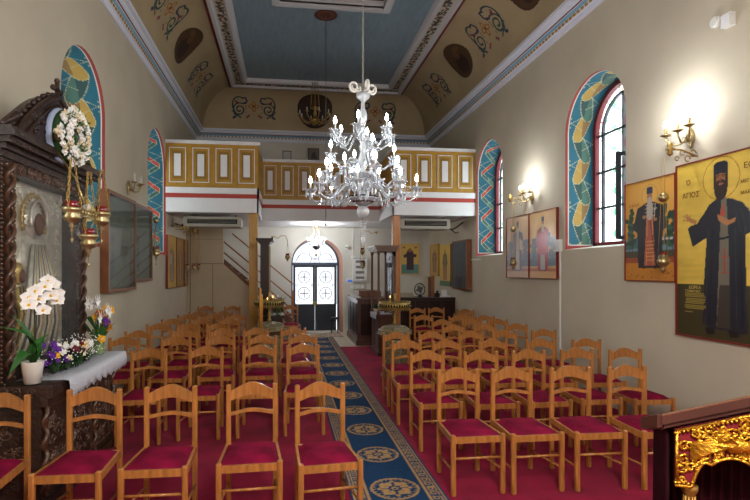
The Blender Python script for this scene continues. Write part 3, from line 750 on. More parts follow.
RROWS=[(4.13,[1.486,1.96,2.494,3.014]),(5.05,[1.486,2.045,2.575,3.141,3.656]),(5.87,[1.469,1.952,2.534,3.114,3.692]),(6.72,[1.509,2.013,2.571,3.065,3.671]),
       (7.51,[2.60,3.108,3.63]),(8.30,[2.68,3.195,3.66]),(8.93,[3.19,3.70]),(9.45,[3.46])]
rot={(0,0,0):.09,(0,0,1):.03,(0,0,3):-.03,(1,0,0):0.0}
dy={(0,0,0):3.76,(0,0,1):3.83,(0,0,2):3.82,(0,0,3):3.80,(0,0,4):3.70,(0,1,3):5.64,(0,3,4):7.31,(1,0,0):4.17,(1,0,3):4.09,(1,1,0):5.13,(1,1,4):4.99,(1,2,3):5.80,(1,2,4):5.75,(1,2,0):5.96}
def posname(i,n,aisle,wall):
    if i==0: return aisle
    if i==n-1: return wall
    return ORD[i]+' from the aisle'
for side,rows,bn in ((0,LROWS,'left'),(1,RROWS,'right')):
    for r,(y,xs) in enumerate(rows):
        for i,x in enumerate(xs):
            k=(side,r,i)
            end='nearest the aisle'; wall='nearest the %s wall'%bn if len(xs)>1 else 'alone by the right wall'
            row='front row' if r==0 else ORD[r]+' row back'
            lab='wooden burgundy-seated chair, %s block, %s, %s'%(bn,row,posname(i,len(xs),end,wall) if len(xs)>1 else wall)
            put_chair(x,dy.get(k,y+rr.uniform(-.02,.02)),rot.get(k,rr.uniform(-.03,.03)),lab,'wooden chairs in the %s block'%bn)
put_chair(-1.85,12.14,0.02,'wooden chair against the beige partition, left of the two there','chairs at the back of the church')
put_chair(-1.23,12.08,-.03,'wooden chair against the beige partition, right of the two there','chairs at the back of the church')
put_chair(.13,12.2,0.05,'single red-seated wooden chair standing left of the entrance door','chairs at the back of the church')
put_chair(2.937,10.90,0.05,'wooden chair before the dark cabinet, left of three, under right gallery','chairs at the back of the church')
put_chair(3.40,10.98,-.03,'wooden chair before the dark cabinet, middle of three, under right gallery','chairs at the back of the church')
put_chair(3.88,10.42,-.05,'wooden chair before the dark cabinet, right of three, against the wall','chairs at the back of the church')
put_chair(2.60,9.20,0.03,'wooden chair beside the gilded candle stand, under the right gallery edge','chairs at the back of the church')
# ================================================================ LAMPS
def chain(mb,p0,p1,r=.004,link=.045,m=0):
    """a hanging chain of alternating oval links"""
    a=Vector(p0);b=Vector(p1);d=b-a;L=d.length;n=max(2,int(L/link));t=d.normalized(); s1=t.orthogonal().normalized(); s2=t.cross(s1)
    for i in range(n):
        c=a+d*((i+.5)/n); s=s1 if i%2 else s2; h=L/n*.62
        mb.tube([tuple(c+t*(h*math.cos(q*PI/3))+s*(r*2.2*math.sin(q*PI/3))) for q in range(6)],r,4,m,closed=True)
def bulb(parent,x,y,z,s=1.0):
    return MB().lathe([(.004*s,-.028*s),(.013*s,-.018*s),(.017*s,0),(.013*s,.020*s),(.006*s,.038*s),(.001,.046*s)],(x,y,z),10).build('bulb',BULB,parent)
ch=thing('crystal_chandelier','large crystal chandelier with lit candle bulbs hanging over the aisle','chandelier',(.87,5.56,2.40))
M=MB(); prof=[(.0,-.06),(.03,-.05),(.055,-.01),(.06,.03),(.045,.06),(.02,.08),(.03,.10),(.02,.12)]
M.lathe([(0,.0),(.04,.01),(.07,.05),(.075,.09),(.05,.13),(.03,.14)],(0,0,-.07),18)       # lowest ball
M.lathe([(.03,.10),(.10,.13),(.17,.17),(.175,.19),(.12,.20),(.05,.22),(.04,.30),(.07,.33),(.075,.37),(.05,.40),(.03,.42),(.14,.45),(.15,.465),(.10,.475),(.03,.48),(.028,.52),(.05,.56),(.06,.62),(.04,.68),(.03,.72),(.05,.76),(.028,.80),(.022,.95),(.026,1.0),(.045,1.08),(.05,1.13),(.03,1.18),(.02,1.22),(.024,1.28),(.07,1.31),(.085,1.35),(.06,1.37),(.02,1.38)],(0,0,-.03),18)
M.build('stem',CRYST,ch)
MB().lathe([(.04,.075),(.12,.11),(.172,.145),(.165,.158),(.05,.16)],(0,0,0),22).build('lower_bowl',mat('smoky_bowl',S(120,112,112),.2,metal=.4),ch)
MB().lathe([(.175,.165),(.18,.175),(.16,.18),(.05,.178)],(0,0,0),22).build('bowl_rim',BLACK,ch)
MB().lathe([(.04,.40),(.12,.42),(.145,.44),(.14,.452),(.05,.45)],(0,0,-.01),20).build('middle_plate',PLATE,ch)
for k in range(4):
    a=k*PI/2+.25; pts=[]
    for i in range(20):
        t=i/19; q=-PI*.5+t*PI*2.6; r=.060*(1-.62*t); pts.append((.03+.078+r*math.cos(q)*1.0-(.0),0,1.40+.0+r*math.sin(q)))
    pts=[(.02,0,1.34)]+[(.04+.06*math.sin(i/6*PI/2),0,1.34+.07*(i/6)) for i in range(1,3)]+pts
    m=MB().tube(pts,[.014]*len(pts[:6])+[.012]*(len(pts)-6),7); m.xform(Matrix.Rotation(a,4,'Z')); m.build('crown_scroll',mat('opal_glass',S(236,234,226),.2,spec=.8,coat=.5),ch)
m=MB(); chain(m,(0,0,1.36),(0,0,CZ+.17-2.40),r=.005,link=.05); m.build('chain',mat('pale_chain',S(176,176,170),.35,metal=.6),ch)
def drops(mb,cx,cy,cz,r,n,L):
    for i in range(n):
        a=2*PI*i/n+.2; x,y=cx+r*math.cos(a),cy+r*math.sin(a); l=L*(1 if i%2 else .75)
        mb.ball((x,y,cz-.008),.006,5); mb.lathe([(0,0),(.007,-.006),(.009,-l*.6),(.001,-l)],(x,y,cz-.014),5)
def arm(parent,a,r,z0,zc,rise,ndrop=8):
    """S-shaped glass arm reaching from the stem at height z0 to a cup at radius r height zc"""
    n=22; pts=[]
    for i in range(n+1):
        t=i/n
        x=.03+(r-.03)*t+.02*math.sin(2*PI*t); z=z0+(zc-z0)*t-rise*math.sin(PI*min(1,t*1.15))**1 if t<.87 else None
        if z is None: z=z0+(zc-z0)*t
        pts.append((x,0,z))
    # smooth: downward belly then upward hook
    P=[(.03,z0),(r*.35,z0+.06),(r*.62,z0-.02*1-rise*.5),(r*.80,zc-rise*1.15),(r*.97,zc-rise*.75),(r,zc-.0)]
    pts=[]
    for i in range(len(P)-1):
        p0=P[max(i-1,0)];p1=P[i];p2=P[i+1];p3=P[min(i+2,len(P)-1)]
        for k in range(5):
            t=k/5; f=lambda a_,b_,c_,d_: .5*((2*b_)+(-a_+c_)*t+(2*a_-5*b_+4*c_-d_)*t*t+(-a_+3*b_-3*c_+d_)*t**3)
            pts.append((f(p0[0],p1[0],p2[0],p3[0]),0,f(p0[1],p1[1],p2[1],p3[1])))
    pts.append((r,0,zc))
    R=Matrix.Rotation(a,4,'Z')
    m=MB().tube(pts,.0115,7); m.xform(R); A=m.build('glass_arm',CRYST,parent)
    x,y=r*math.cos(a),r*math.sin(a)
    c=MB().lathe([(.010,-.03),(.02,-.02),(.055,.0),(.068,.014),(.058,.014),(.018,.0),(.016,.03),(.010,.032)],(x,y,zc),12)
    for k in range(8):
        q=k*PI/4; c.ball((x+.066*math.cos(q),y+.066*math.sin(q),zc+.019),.010,5)
    c.build('drip_pan',CRYST,A)
    d=MB(); drops(d,x,y,zc+.002,.052,ndrop,.075); d.lathe([(0,0),(.009,-.01),(.012,-.05),(.001,-.075)],(x,y,zc-.045),6); d.build('crystal_drops',CRYSTD,A)
    MB().lathe([(.010,.03),(.010,.085),(.006,.09)],(x,y,zc),8).build('candle_sleeve',CAND,A)
    bulb(A,x,y,zc+.115,1.15)
for k in range(6): arm(ch,k*PI/3+.22,.33,.80,.88,.10)
for k in range(4): arm(ch,k*PI/2-1.45,.37,.55,.62,.07)
for k in range(8): arm(ch,k*PI/4+.15,.42,.30,.42,.10,7)
for k in range(8): arm(ch,k*PI/4+.54,.60,.24,.25,.12,7)
d=MB()
for k in range(14):
    q=2*PI*k/14; 
    for j in range(3): d.ball((.17*math.cos(q),.17*math.sin(q),.15-.03*j),.008,5)
for k in range(10):
    q=2*PI*k/10
    for j in range(4): d.ball((.14*math.cos(q)*(1-.12*j),.14*math.sin(q)*(1-.12*j),.42-.035*j),.008,5)
for k in range(8):
    q=2*PI*k/8
    for j in range(7): d.lathe([(0,.01),(.008,0),(0,-.014)],(.035*math.cos(q)*(1-.09*j),.035*math.sin(q)*(1-.09*j),-.10-.032*j),5)
d.lathe([(0,0),(.02,-.02),(.026,-.06),(.01,-.10),(.001,-.12)],(0,0,-.27),8)
d.build('central_crystals',CRYSTD,ch)
for k in range(8):
    q=k*PI/4+.54; q2=k*PI/4+.15
    for r0,z0_,r1,z1_,sg in ((.14,.43,.57,.27,.10),(.17,.16,.56,.24,.10)):
        g_=MB(); pp=[]
        for j in range(13):
            t=j/12; r=r0+(r1-r0)*t; pp.append((r*math.cos(q),r*math.sin(q),z0_+(z1_-z0_)*t-sg*math.sin(PI*t))); g_.ball(pp[-1],.0085,5)
        g_.tube(pp,.002,4); g_.build('crystal_garland',CRYSTD,ch)
    for r,qq,z in ((.25,q+.2,.16),(.36,q+.2,.16),(.47,q+.2,.16),(.20,q2,.22),(.32,q2,.22)):
        MB().lathe([(0,0),(.009,-.01),(.010,-.05),(.001,-.075)],(r*math.cos(qq),r*math.sin(qq),z),5).build('crystal_drop',CRYSTD,ch)
# rod from the ceiling rosette with small crystal pendant
t=thing('pendant_rod','thin metal rod from the ceiling rosette ending in a small crystal','pendant',(.75,9.23,2.60))
MB().tube([(0,0,.12),(0,0,CZ+.035-2.60)],.007,6).build('rod',mat('dull_rod',S(120,118,110),.5,metal=.6),t)
m=MB()
for j in range(4): m.ball((0,0,.10-.03*j),.012,6)
m.ball((0,0,-.01),.025,8); m.build('crystal',CRYSTD,t)
# small chandelier by the door
sc=thing('small_chandelier','small bright crystal chandelier hanging before the arched entrance door','chandelier',(.79,12.75,2.30))
m=MB()
for x in (-.09,.09): chain(m,(x,0,.26),(x*.45,0,.628),r=.006,link=.05)
m.build('chain',BRASS,sc)
MB().lathe([(.0,-.04),(.05,-.02),(.09,.02),(.10,.07),(.05,.09),(.03,.20)],n=16).build('bowl',mat('smoky_bowl',(0,0,0)),sc)
m=MB(); m.tube([(.20*math.cos(q*PI/12),.20*math.sin(q*PI/12),.17) for q in range(24)],.012,6,closed=True)
drops(m,0,0,.17,.20,20,.08); drops(m,0,0,.25,.13,14,.07); drops(m,0,0,.10,.12,12,.07); m.build('crystal_ring',CRYSTD,sc)
m=MB(); m.tube([(0,0,-.04),(0,0,-.12)],.004,5); m.lathe([(0,0),(.03,-.05),(0,-.10)],(0,0,-.12),4); m.build('finial',BRASSD,sc)
for k in range(8):
    q=k*PI/4; m=MB().lathe([(.01,0),(.01,.04)],(.22*math.cos(q),.22*math.sin(q),.18),6); A=m.build('candle_sleeve',CAND,sc); bulb(A,.22*math.cos(q),.22*math.sin(q),.245,.8)
point('small_chandelier_lamp',(.79,12.75,2.62),42,.12,(.96,.98,1))
# old brass chandelier in front of the painted round medallion on the far cove
bc=thing('brass_chandelier','aged brass chandelier hanging in front of the dark round ceiling medallion','chandelier',onY(315,118,12.3))
z0=bc.location.z
m=MB()
for x in (-.12,0,.12): m.tube([(x*.9,0,.25),(x*.5,0,CZ-.045-z0)],.009,5)
m.build('hanging_rods',BRASSD,bc)
MB().lathe([(.0,-.20),(.03,-.16),(.10,-.10),(.12,-.04),(.06,.0),(.03,.05),(.05,.1),(.02,.2),(.12,.24),(.02,.28)],n=14).build('body',BRASSD,bc)
for k in range(8):
    q=k*PI/4+.2; m=MB().tube([(0.05*math.cos(q),0.05*math.sin(q),-.08),(.2*math.cos(q),.2*math.sin(q),-.12),(.36*math.cos(q),.36*math.sin(q),-.02),(.38*math.cos(q),.38*math.sin(q),.05)],.012,6)
    m.lathe([(.01,.05),(.04,.06),(.04,.075)],(.38*math.cos(q),.38*math.sin(q),0),8); m.lathe([(.012,.07),(.012,.16)],(.38*math.cos(q),.38*math.sin(q),0),6,1)
    m.build('branch',[BRASSD,CAND],bc)
# vigil lamps: brass body, red glass, three chains
def vigil(label,loc,length,s=1.0,red=True,top=None,cat='oil lamp',group=None,balln=False):
    t=thing('hanging_oil_lamp',label,cat,loc,group=group)
    MB().lathe([(.0,-.115*s),(.012*s,-.10*s),(.006*s,-.085*s),(.022*s,-.07*s),(.012*s,-.055*s),(.045*s,-.035*s),(.058*s,-.01*s),(.045*s,.01*s),(.06*s,.03*s),(.066*s,.05*s),(.056*s,.055*s),(.05*s,.05*s)],n=16).build('brass_body',BRASS,t)
    if red: MB().lathe([(.03*s,.045*s),(.040*s,.06*s),(.042*s,.095*s),(.036*s,.095*s),(.03*s,.06*s)],n=14).build('red_glass',REDGL,t)
    m=MB()
    for k in range(3):
        q=2*PI*k/3+.5; chain(m,(.058*s*math.cos(q),.058*s*math.sin(q),.05*s),(.012*s*math.cos(q),.012*s*math.sin(q),length),r=.0024*s+.0006,link=.03)
    m.build('chains',BRASSD,t)
    f=MB().tube([(0,0,-.11*s),(0,0,-.14*s)],.003*s,5); f.lathe([(0,0),(.012*s,-.02*s),(0,-.045*s)],(0,0,-.14*s),5); f.build('pendant_cross',BRASS,t)
    if balln: 
        MB().ball((0,0,length-.03),.045,12).build('counterweight_ball',BRASS,t)
    return t
vigil('gold hanging oil lamp with red glass, leftmost of three before the silver icon',(-1.55,3.90,2.15),.42,1.1)
vigil('gold hanging oil lamp with red glass, lowest of three before the silver icon',(-1.53,4.16,1.97),.55,1.1)
vigil('gold hanging oil lamp with red glass, rightmost of three before the silver icon',(-1.55,4.49,2.18),.42,1.15)
t=thing('lamp_bracket','ornate openwork gilt bracket between the three hanging lamps','bracket',(-1.55,4.18,2.17))
m=MB()
for y in np.linspace(-.22,.22,9):
    m.tube([(0.0,y+.022*math.cos(q*PI/5),.03+.022*math.sin(q*PI/5)) for q in range(10)],.005,5,closed=True)
m.box(-.006,.006,-.26,.26,-.004,.008); m.box(-.006,.006,-.26,.26,.05,.058); m.plate([(0,0)],0,0) if False else None
m.tube([(0,0,.05),(-.10,0.05,.30),(-.27,.08,.55)],.007,6)
m.build('openwork_bar',BRASS,t)
m=MB(); m.ball((-.0,0,.075),.03,8); m.build('rosette',mat('white_enamel',S(220,216,204),.4),t)
# wall sconces with candle bulbs
def sconce(label,loc,rz,arms,lit=True,power=0,s=1.0):
    t=thing('wall_sconce',label,'sconce',loc,rz)
    MB().lathe([(0,-.13*s),(.018*s,-.11*s),(.012*s,-.09*s),(.035*s,-.05*s),(.042*s,0),(.03*s,.05*s),(.015*s,.08*s),(0,.10*s)],(0,-.02*s,0),10).build('back_plate',BRASS,t)
    for dx,dy in arms:
        m=MB().tube([(0,-.03*s,0),(dx*.35*s,dy*.3*s-.03,-.07*s),(dx*.75*s,dy*.8*s,-.07*s),(dx*s,dy*s,.0),(dx*s,dy*s,.04*s)],.009*s,8)
        m.tube([(dx*.3*s+.022*s*math.cos(q*PI/6),dy*.35*s,-.02*s+.022*s*math.sin(q*PI/6)) for q in range(12)],.005*s,5,closed=True)
        A=m.build('scroll_arm',BRASS,t)
        MB().lathe([(.01*s,.03*s),(.03*s,.04*s),(.055*s,.052*s),(.05*s,.056*s),(.015*s,.05*s)],(dx*s,dy*s,0),14).build('drip_pan',BRASS,A)
        MB().lathe([(.012*s,.05*s),(.012*s,.125*s),(.006*s,.13*s)],(dx*s,dy*s,0),8).build('candle_sleeve',CAND if not lit else BRASSD,A)
        if lit: bulb(A,dx*s,dy*s,.16*s,1.1*s)
        else: MB().lathe([(.008*s,0),(.015*s,.02*s),(.001,.06*s)],(dx*s,dy*s,.13*s),8).build('unlit_bulb',CAND,A)
    if power: 
        M=Matrix.Rotation(rz,4,'Z')@Vector((0,-.36*s,.26*s)); point('sconce_lamp',(loc[0]+M.x,loc[1]+M.y,loc[2]+M.z),power,.10,(.93,.96,1))
    return t
sconce('three-armed brass wall sconce glowing above the large gold icon',(WR,4.62,3.12),-PI/2,((.0,-.16),(.19,-.2),(-.20,-.13)),True,15)
sconce('brass wall sconce glowing between the two right windows',(WR,7.93,2.98),-PI/2,((-.14,-.16),(.05,-.2),(.17,-.14)),True,14)
sconce('unlit brass wall sconce above the left wall display case',(WL,8.0,3.02),PI/2,((-.13,-.15),(.04,-.2),(.17,-.14)),False,0)
def bracket(label,loc,rz,L,up=.0):
    t=thing('lamp_bracket',label,'bracket',loc,rz)
    m=MB(); m.tube([(0,0,0),(0,-L*.3,.03),(0,-L*.6,.0+up),(0,-L,up)],.009,6)
    for k in range(4):
        y=-L*(.15+.2*k); r=.035-.005*k
        m.tube([(0,y+r*math.cos(q*PI/6),(-1)**k*.03+r*math.sin(q*PI/6)) for q in range(11)],.006,5)
    m.build('scroll_bracket',BRASSD,t)
    p=MB(); p.lathe([(0,-.07),(.03,-.05),(.02,-.02),(.045,0),(.02,.02),(.03,.05),(0,.08)],(0,-L,up),8); p.build('pulley_rosette',BRASSD,t)
    return t
bracket('scrolled brass lamp bracket under the sconce by the large gold icon',(WR,4.56,2.90),-PI/2,.30,.06)
bracket('scrolled brass lamp bracket above the two pale saint icons',(WR,8.15,2.92),-PI/2,.30,.06)
def pull_lamp(label,loc,ballz,topz):
    t=thing('hanging_oil_lamp',label,'oil lamp',loc)
    MB().lathe([(0,-.12),(.015,-.10),(.03,-.07),(.02,-.05),(.055,-.02),(.06,.02),(.045,.04),(.04,.07),(.03,.075)],n=14).build('brass_body',BRASS,t)
    MB().lathe([(.03,.05),(.035,.10),(.03,.10),(.025,.06)],n=12).build('red_glass',REDGL,t)
    m=MB()
    for k in range(3):
        q=2*PI*k/3; m.tube([(.05*math.cos(q),.05*math.sin(q),.04),(.02*math.cos(q),.02*math.sin(q),ballz)],.0022,5)
    for dx in (-.02,.02): m.tube([(0,dx,ballz),(0,dx,topz)],.002,5)
    m.build('chains',BRASSD,t)
    MB().ball((0,0,ballz),.05,12).build('counterweight_ball',BRASS,t)
    return t
pull_lamp('brass oil lamp with ball counterweight in front of the pale saint icons',(3.83,8.04,1.86),.58,1.05)
pull_lamp('brass oil lamp with ball counterweight in front of the orange saint icon',(3.83,4.65,1.83),.66,1.06)
tl=vigil('brass oil lamp with red cup hanging beside the left display case',(-2.05,8.35,2.02),.55,1.1,True,balln=True)
vigil('small red cup oil lamp hanging by chains from the gallery near the shrine',(1.70,10.9,1.86),1.05,1.0)
# ================================================================ ICONS
ICONM=paintmat('icon_paint',0.35,coat=.3,spec=.4)
def panel_icon(label,loc,rz,w,h,cv,frame=None,fw=.03,depth=.03,name='icon_painting',glass=False,back=None):
    """loc = lower left corner seen from the front; local x right, z up, front = -y"""
    t=thing(name,label,'icon',loc,rz)
    b=MB().box(0,w,-depth,-.002,0,h); b.build('panel',back or REDEDGE,t)
    cv.mesh(lambda u,s:(u,-depth-.0015,s)).build('painting',ICONM,t)
    if frame:
        f=MB()
        for a in ((-fw,w+fw,-fw,0),(-fw,w+fw,h,h+fw),(-fw,0,0,h),(w,w+fw,0,h)): f.box(a[0],a[1],-depth-.015,-.002,a[2],a[3])
        f.build('picture_frame',frame,t)
    if glass: MB().box(0,w,-depth-.012,-depth-.009,0,h).build('glass_pane',PANE,t)
    return t
def text(parent,s,x,z,size,col,y=-.034,just='LEFT'):
    cu=bpy.data.curves.new('inscription','FONT'); cu.body=s; cu.size=size; cu.align_x=just; cu.extrude=.0006
    o=bpy.data.objects.new('tmp',cu); COL.objects.link(o); bpy.context.view_layer.update()
    me=bpy.data.meshes.new_from_object(o.evaluated_get(bpy.context.evaluated_depsgraph_get())); bpy.data.objects.remove(o)
    me.materials.clear(); me.materials.append(mat('ink_%d_%d_%d'%tuple(int(255*c) for c in col),col,.5))
    i=bpy.data.objects.new('inscription',me); COL.objects.link(i); i.parent=parent; i.location=(x,y,z); i.rotation_euler=(PI/2,0,0); return i
# --- large gold icon
XI_=WR-.03
yl,zb=4.775,1.085; w,h=1.06,1.745
def L(px,py):
    p=onX(px,py,XI_); return (yl-p[1],p[2]-zb)
def LP(*a): return [L(a[i],a[i+1]) for i in range(0,len(a),2)]
GOLD=S(216,182,74); cv=Cv(w,h,.0075,GOLD); cv.mottle(.10,.25,.03,1); cv.mottle(.07,.08,.3,2)
gz=.52; cv.rect(0,w,0,gz,S(62,56,34)); cv.mottle(.05,.05,.05,4)
c=L(721,178); cv.ring(c[0],c[1],.200,.200,.008,S(150,104,40))
NB=S(34,36,46); NB2=S(48,50,58); NB3=S(24,25,33)
# right arm sleeve (viewer's left), robe, left arm
cv.poly(LP(710,204, 704,214, 697,224, 691,226, 688,229, 693,247, 703,240, 712,236, 716,215),NB)
cx=L(724,200)[0]
robe=LP(713,203,719,200,727,200,738,204,745,214,749,230,751,250)
robe=[(cx-.155,L(713,204)[1]),(cx-.07,L(719,198)[1]),(cx+.09,L(728,199)[1]),(cx+.20,L(738,203)[1]),(cx+.30,L(744,216)[1]),(cx+.36,L(748,236)[1]),(cx+.33,1.02),(cx+.22,.98),(cx+.23,.55),(cx+.25,.09),(cx+.10,.06),(cx+.03,.10),(cx-.13,.09),(cx-.24,.14),(cx-.22,.6),(cx-.19,1.0)]
cv.poly(robe,NB)
for k,(a,b) in enumerate(((-.17,-.21),(-.12,-.16),(.12,.14),(.17,.20),(.22,.23))): cv.line([(cx+a,1.05),(cx+b,.14)],.012,NB3 if k%2 else NB2)
for a in (.12,.18,.25): cv.line([(cx+a,1.22),(cx+a+.06,1.0)],.01,NB2)
cv.poly([(cx-.03,1.34),(cx+.03,1.34),(cx+.055,.9),(cx+.07,.12),(cx-.08,.12),(cx-.045,.9)],S(112,106,92))
cv.poly([(cx-.045,.52),(cx+.065,.52),(cx+.07,.12),(cx-.08,.12)],S(62,56,48))
cv.line([(cx-.05,.96),(cx+.06,.97)],.022,NB3)
RC=S(168,60,36); cv.line([(cx+.01,.64),(cx+.01,.86)],.012,RC); cv.line([(cx-.03,.79),(cx+.05,.79)],.01,RC); cv.line([(cx-.035,.64),(cx+.055,.64)],.012,RC); cv.line([(cx-.01,.72),(cx+.03,.72)],.008,RC)
HS=S(176,120,72)
p=L(688,220); cv.poly([(p[0]+.10,p[1]-.055),(p[0]+.03,p[1]-.03),(p[0]-.02,p[1]+.01),(p[0]+.0,p[1]+.03),(p[0]+.06,p[1]+.005),(p[0]+.12,p[1]-.02)],HS)
for dx,dz,l in ((-.055,.045,1),(-.03,.06,1),(-.005,.055,1),(-.06,.0,1),(.03,.045,1)): cv.line([(p[0]+.02,p[1]-.01),(p[0]+dx,p[1]+dz)],.013,HS)
cv.poly([(cx-.07,1.20),(cx+.06,1.13),(cx+.13,1.15),(cx+.12,1.11),(cx+.03,1.08),(cx-.06,1.14)],HS)
cv.poly([(cx-.045,1.18),(cx-.01,1.30),(cx+.02,1.18)],S(170,74,50))
fx,fz=c[0],c[1]
cv.ell(fx,fz-.02,.078,.11,S(150,96,62)); cv.ell(fx,fz-.11,.072,.10,S(44,30,26)); cv.rect(fx-.076,fx-.052,fz-.1,fz+.03,S(44,30,26)); cv.rect(fx+.052,fx+.076,fz-.1,fz+.03,S(44,30,26))
cv.ell(fx,fz-.055,.03,.010,S(150,90,70)); cv.line([(fx,fz+.02),(fx-.006,fz-.03)],.012,S(126,78,50))
for sx in (-.03,.03): cv.ell(fx+sx,fz+.012,.014,.007,S(24,18,16)); cv.line([(fx+sx-.02,fz+.028),(fx+sx+.02,fz+.03)],.007,S(34,24,20))
cv.poly([(fx-.082,fz+.03),(fx-.078,fz+.135),(fx-.05,fz+.155),(fx+.05,fz+.155),(fx+.078,fz+.135),(fx+.082,fz+.03),(fx,fz+.045)],S(30,34,46))
for sx in (-.16,.10): cv.poly([(cx+sx-.05,.10),(cx+sx+.05,.10),(cx+sx+.07,.05),(cx+sx-.03,.035)],S(20,20,24))
rq=random.Random(8)
for r_ in range(12):
    z=.43-r_*.017
    cv.line([(.10+rq.uniform(0,.02),z),(.36-rq.uniform(0,.03) if r_<11 else .2,z)],.006,S(186,160,70),.75)
E_=S(88,62,26)
i1=panel_icon('large gold-ground icon of a black-robed bearded saint on the right wall',(WR-.002,yl,zb),-PI/2,w,h,cv,frame=REDEDGE,fw=.014)
text(i1,'Ὁ',L(686,176)[0],1.53,.075,S(96,50,24)); text(i1,'ΑΓΙΟΣ',L(683.5,186)[0]-.01,1.40,.075,S(96,50,24)); text(i1,'ΕΦΡΑΙΜ',L(744,168)[0],1.58,.075,S(96,50,24)); text(i1,'ΜΕΓΑΛΟ',L(741,181)[0],1.45,.045,S(96,50,24)); text(i1,'ΜΑΡΤΥΣ',L(741,196)[0],1.35,.045,S(96,50,24))
text(i1,'ΔΩΡΕΑ',.15,.475,.045,S(206,180,90)); text(i1,'ΣΤΑΜΑΤΙΑΣ',.10,.44,.034,S(206,180,90))
# --- generic standing saint painter
def saint(cv,cx,zb,H,robe,under,hat=True,halo=True,skin=S(170,120,84),beard=S(170,164,150),face=None,wide=.36,goldline=S(190,150,70)):
    u=H/7.2; top=zb+H
    if halo: cv.ring(cx,top-u*.75,u*.95,u*.95,max(.008,u*.07),goldline)
    cv.poly([(cx-wide*.45,top-u*1.75),(cx-.12*wide,top-u*1.35),(cx+.12*wide,top-u*1.35),(cx+wide*.45,top-u*1.75),(cx+wide*.62,top-u*3.6),(cx+wide*.45,top-u*4.0),(cx+wide*.42,zb+u*.1),(cx-wide*.42,zb+u*.1),(cx-wide*.45,top-u*4.0),(cx-wide*.62,top-u*3.6)],robe)
    cv.poly([(cx-.10*wide,top-u*1.5),(cx+.10*wide,top-u*1.5),(cx+.20*wide,zb+u*.25),(cx-.20*wide,zb+u*.25)],under)
    cv.ell(cx,top-u*.85,u*.33,u*.45,skin); cv.ell(cx,top-u*1.35,u*.32,u*.5,beard)
    if hat: cv.poly([(cx-u*.36,top-u*.6),(cx-u*.33,top-u*.05),(cx,top+u*.02),(cx+u*.33,top-u*.05),(cx+u*.36,top-u*.6)],S(40,56,84))
    for s in (-1,1): cv.ell(cx+s*u*.13,top-u*.82,u*.05,u*.03,S(30,20,20))
    cv.ell(cx-wide*.2,top-u*2.6,u*.22,u*.15,skin); cv.ell(cx+wide*.2,top-u*2.9,u*.22,u*.15,skin)
    for s in (-1,1): cv.poly([(cx+s*wide*.15-u*.2,zb+u*.15),(cx+s*wide*.15+u*.2,zb+u*.15),(cx+s*wide*.25,zb-u*.05)],S(30,26,28))
# orange saint icon
w,h=.775,1.14; cv=Cv(w,h,.0085,S(206,140,52)); cv.sel(cv.Y>.55,S(214,156,66)); cv.mottle(.12,.25,.5,3)
for a in np.linspace(0,.38,9): cv.sel((np.hypot(cv.X-.40,(cv.Y-.95))<.42-a),S(226,176,86),.12)
cv.rect(0,w,.33,.47,S(96,132,142)); cv.poly([(0,.44),(.2,.50),(.45,.43),(.8,.52),(.8,.40),(0,.36)],S(60,100,110)); cv.rect(0,w,.17,.34,S(70,66,44)); cv.rect(0,w,0,.20,S(190,124,44)); cv.rect(0,w,.20,.26,S(150,70,40))
for x0,n in ((.07,5),(.12,4),(.66,5),(.74,4)):
    for k in range(n*3): cv.ell(x0+random.uniform(-.05,.05),.40+k*.030,.045-.001*k,.03,S(30,66,50) if k%3 else S(50,92,66))
    cv.line([(x0,.28),(x0,.6)],.012,S(60,40,30))
for x in (.52,.6,.66,.72): cv.ell(x,.46,.025,.015,S(200,190,176))
saint(cv,.40,.13,.93,S(38,40,46),S(166,84,60),wide=.44)
for k in range(16): cv.line([(.33+.0012*k,.86-k*.042),(.47-.0,.86-k*.042)],.005,S(206,160,90))
cv.line([(.36,.86),(.35,.18)],.006,S(206,160,90)); cv.line([(.44,.86),(.45,.18)],.006,S(206,160,90)); cv.line([(.40,.7),(.48,.3)],.012,S(60,34,30))
cv.ell(.40,.80,.05,.12,S(176,170,160)); cv.line([(.47,.70),(.49,.86)],.01,S(196,190,180)); cv.line([(.455,.80),(.51,.81)],.01,S(196,190,180))
for k in range(40): cv.ell(random.uniform(.03,.77),random.uniform(.02,.1),.008,.005,S(90,60,30))
i2=panel_icon('orange-ground icon of a grey-bearded saint between trees, beside the window',(WR-.002,5.58,1.632),-PI/2,w,h,cv,frame=REDEDGE,fw=.008)
text(i2,'Ο ΑΓΙΟΣ',.06,.86,.045,S(150,70,30))
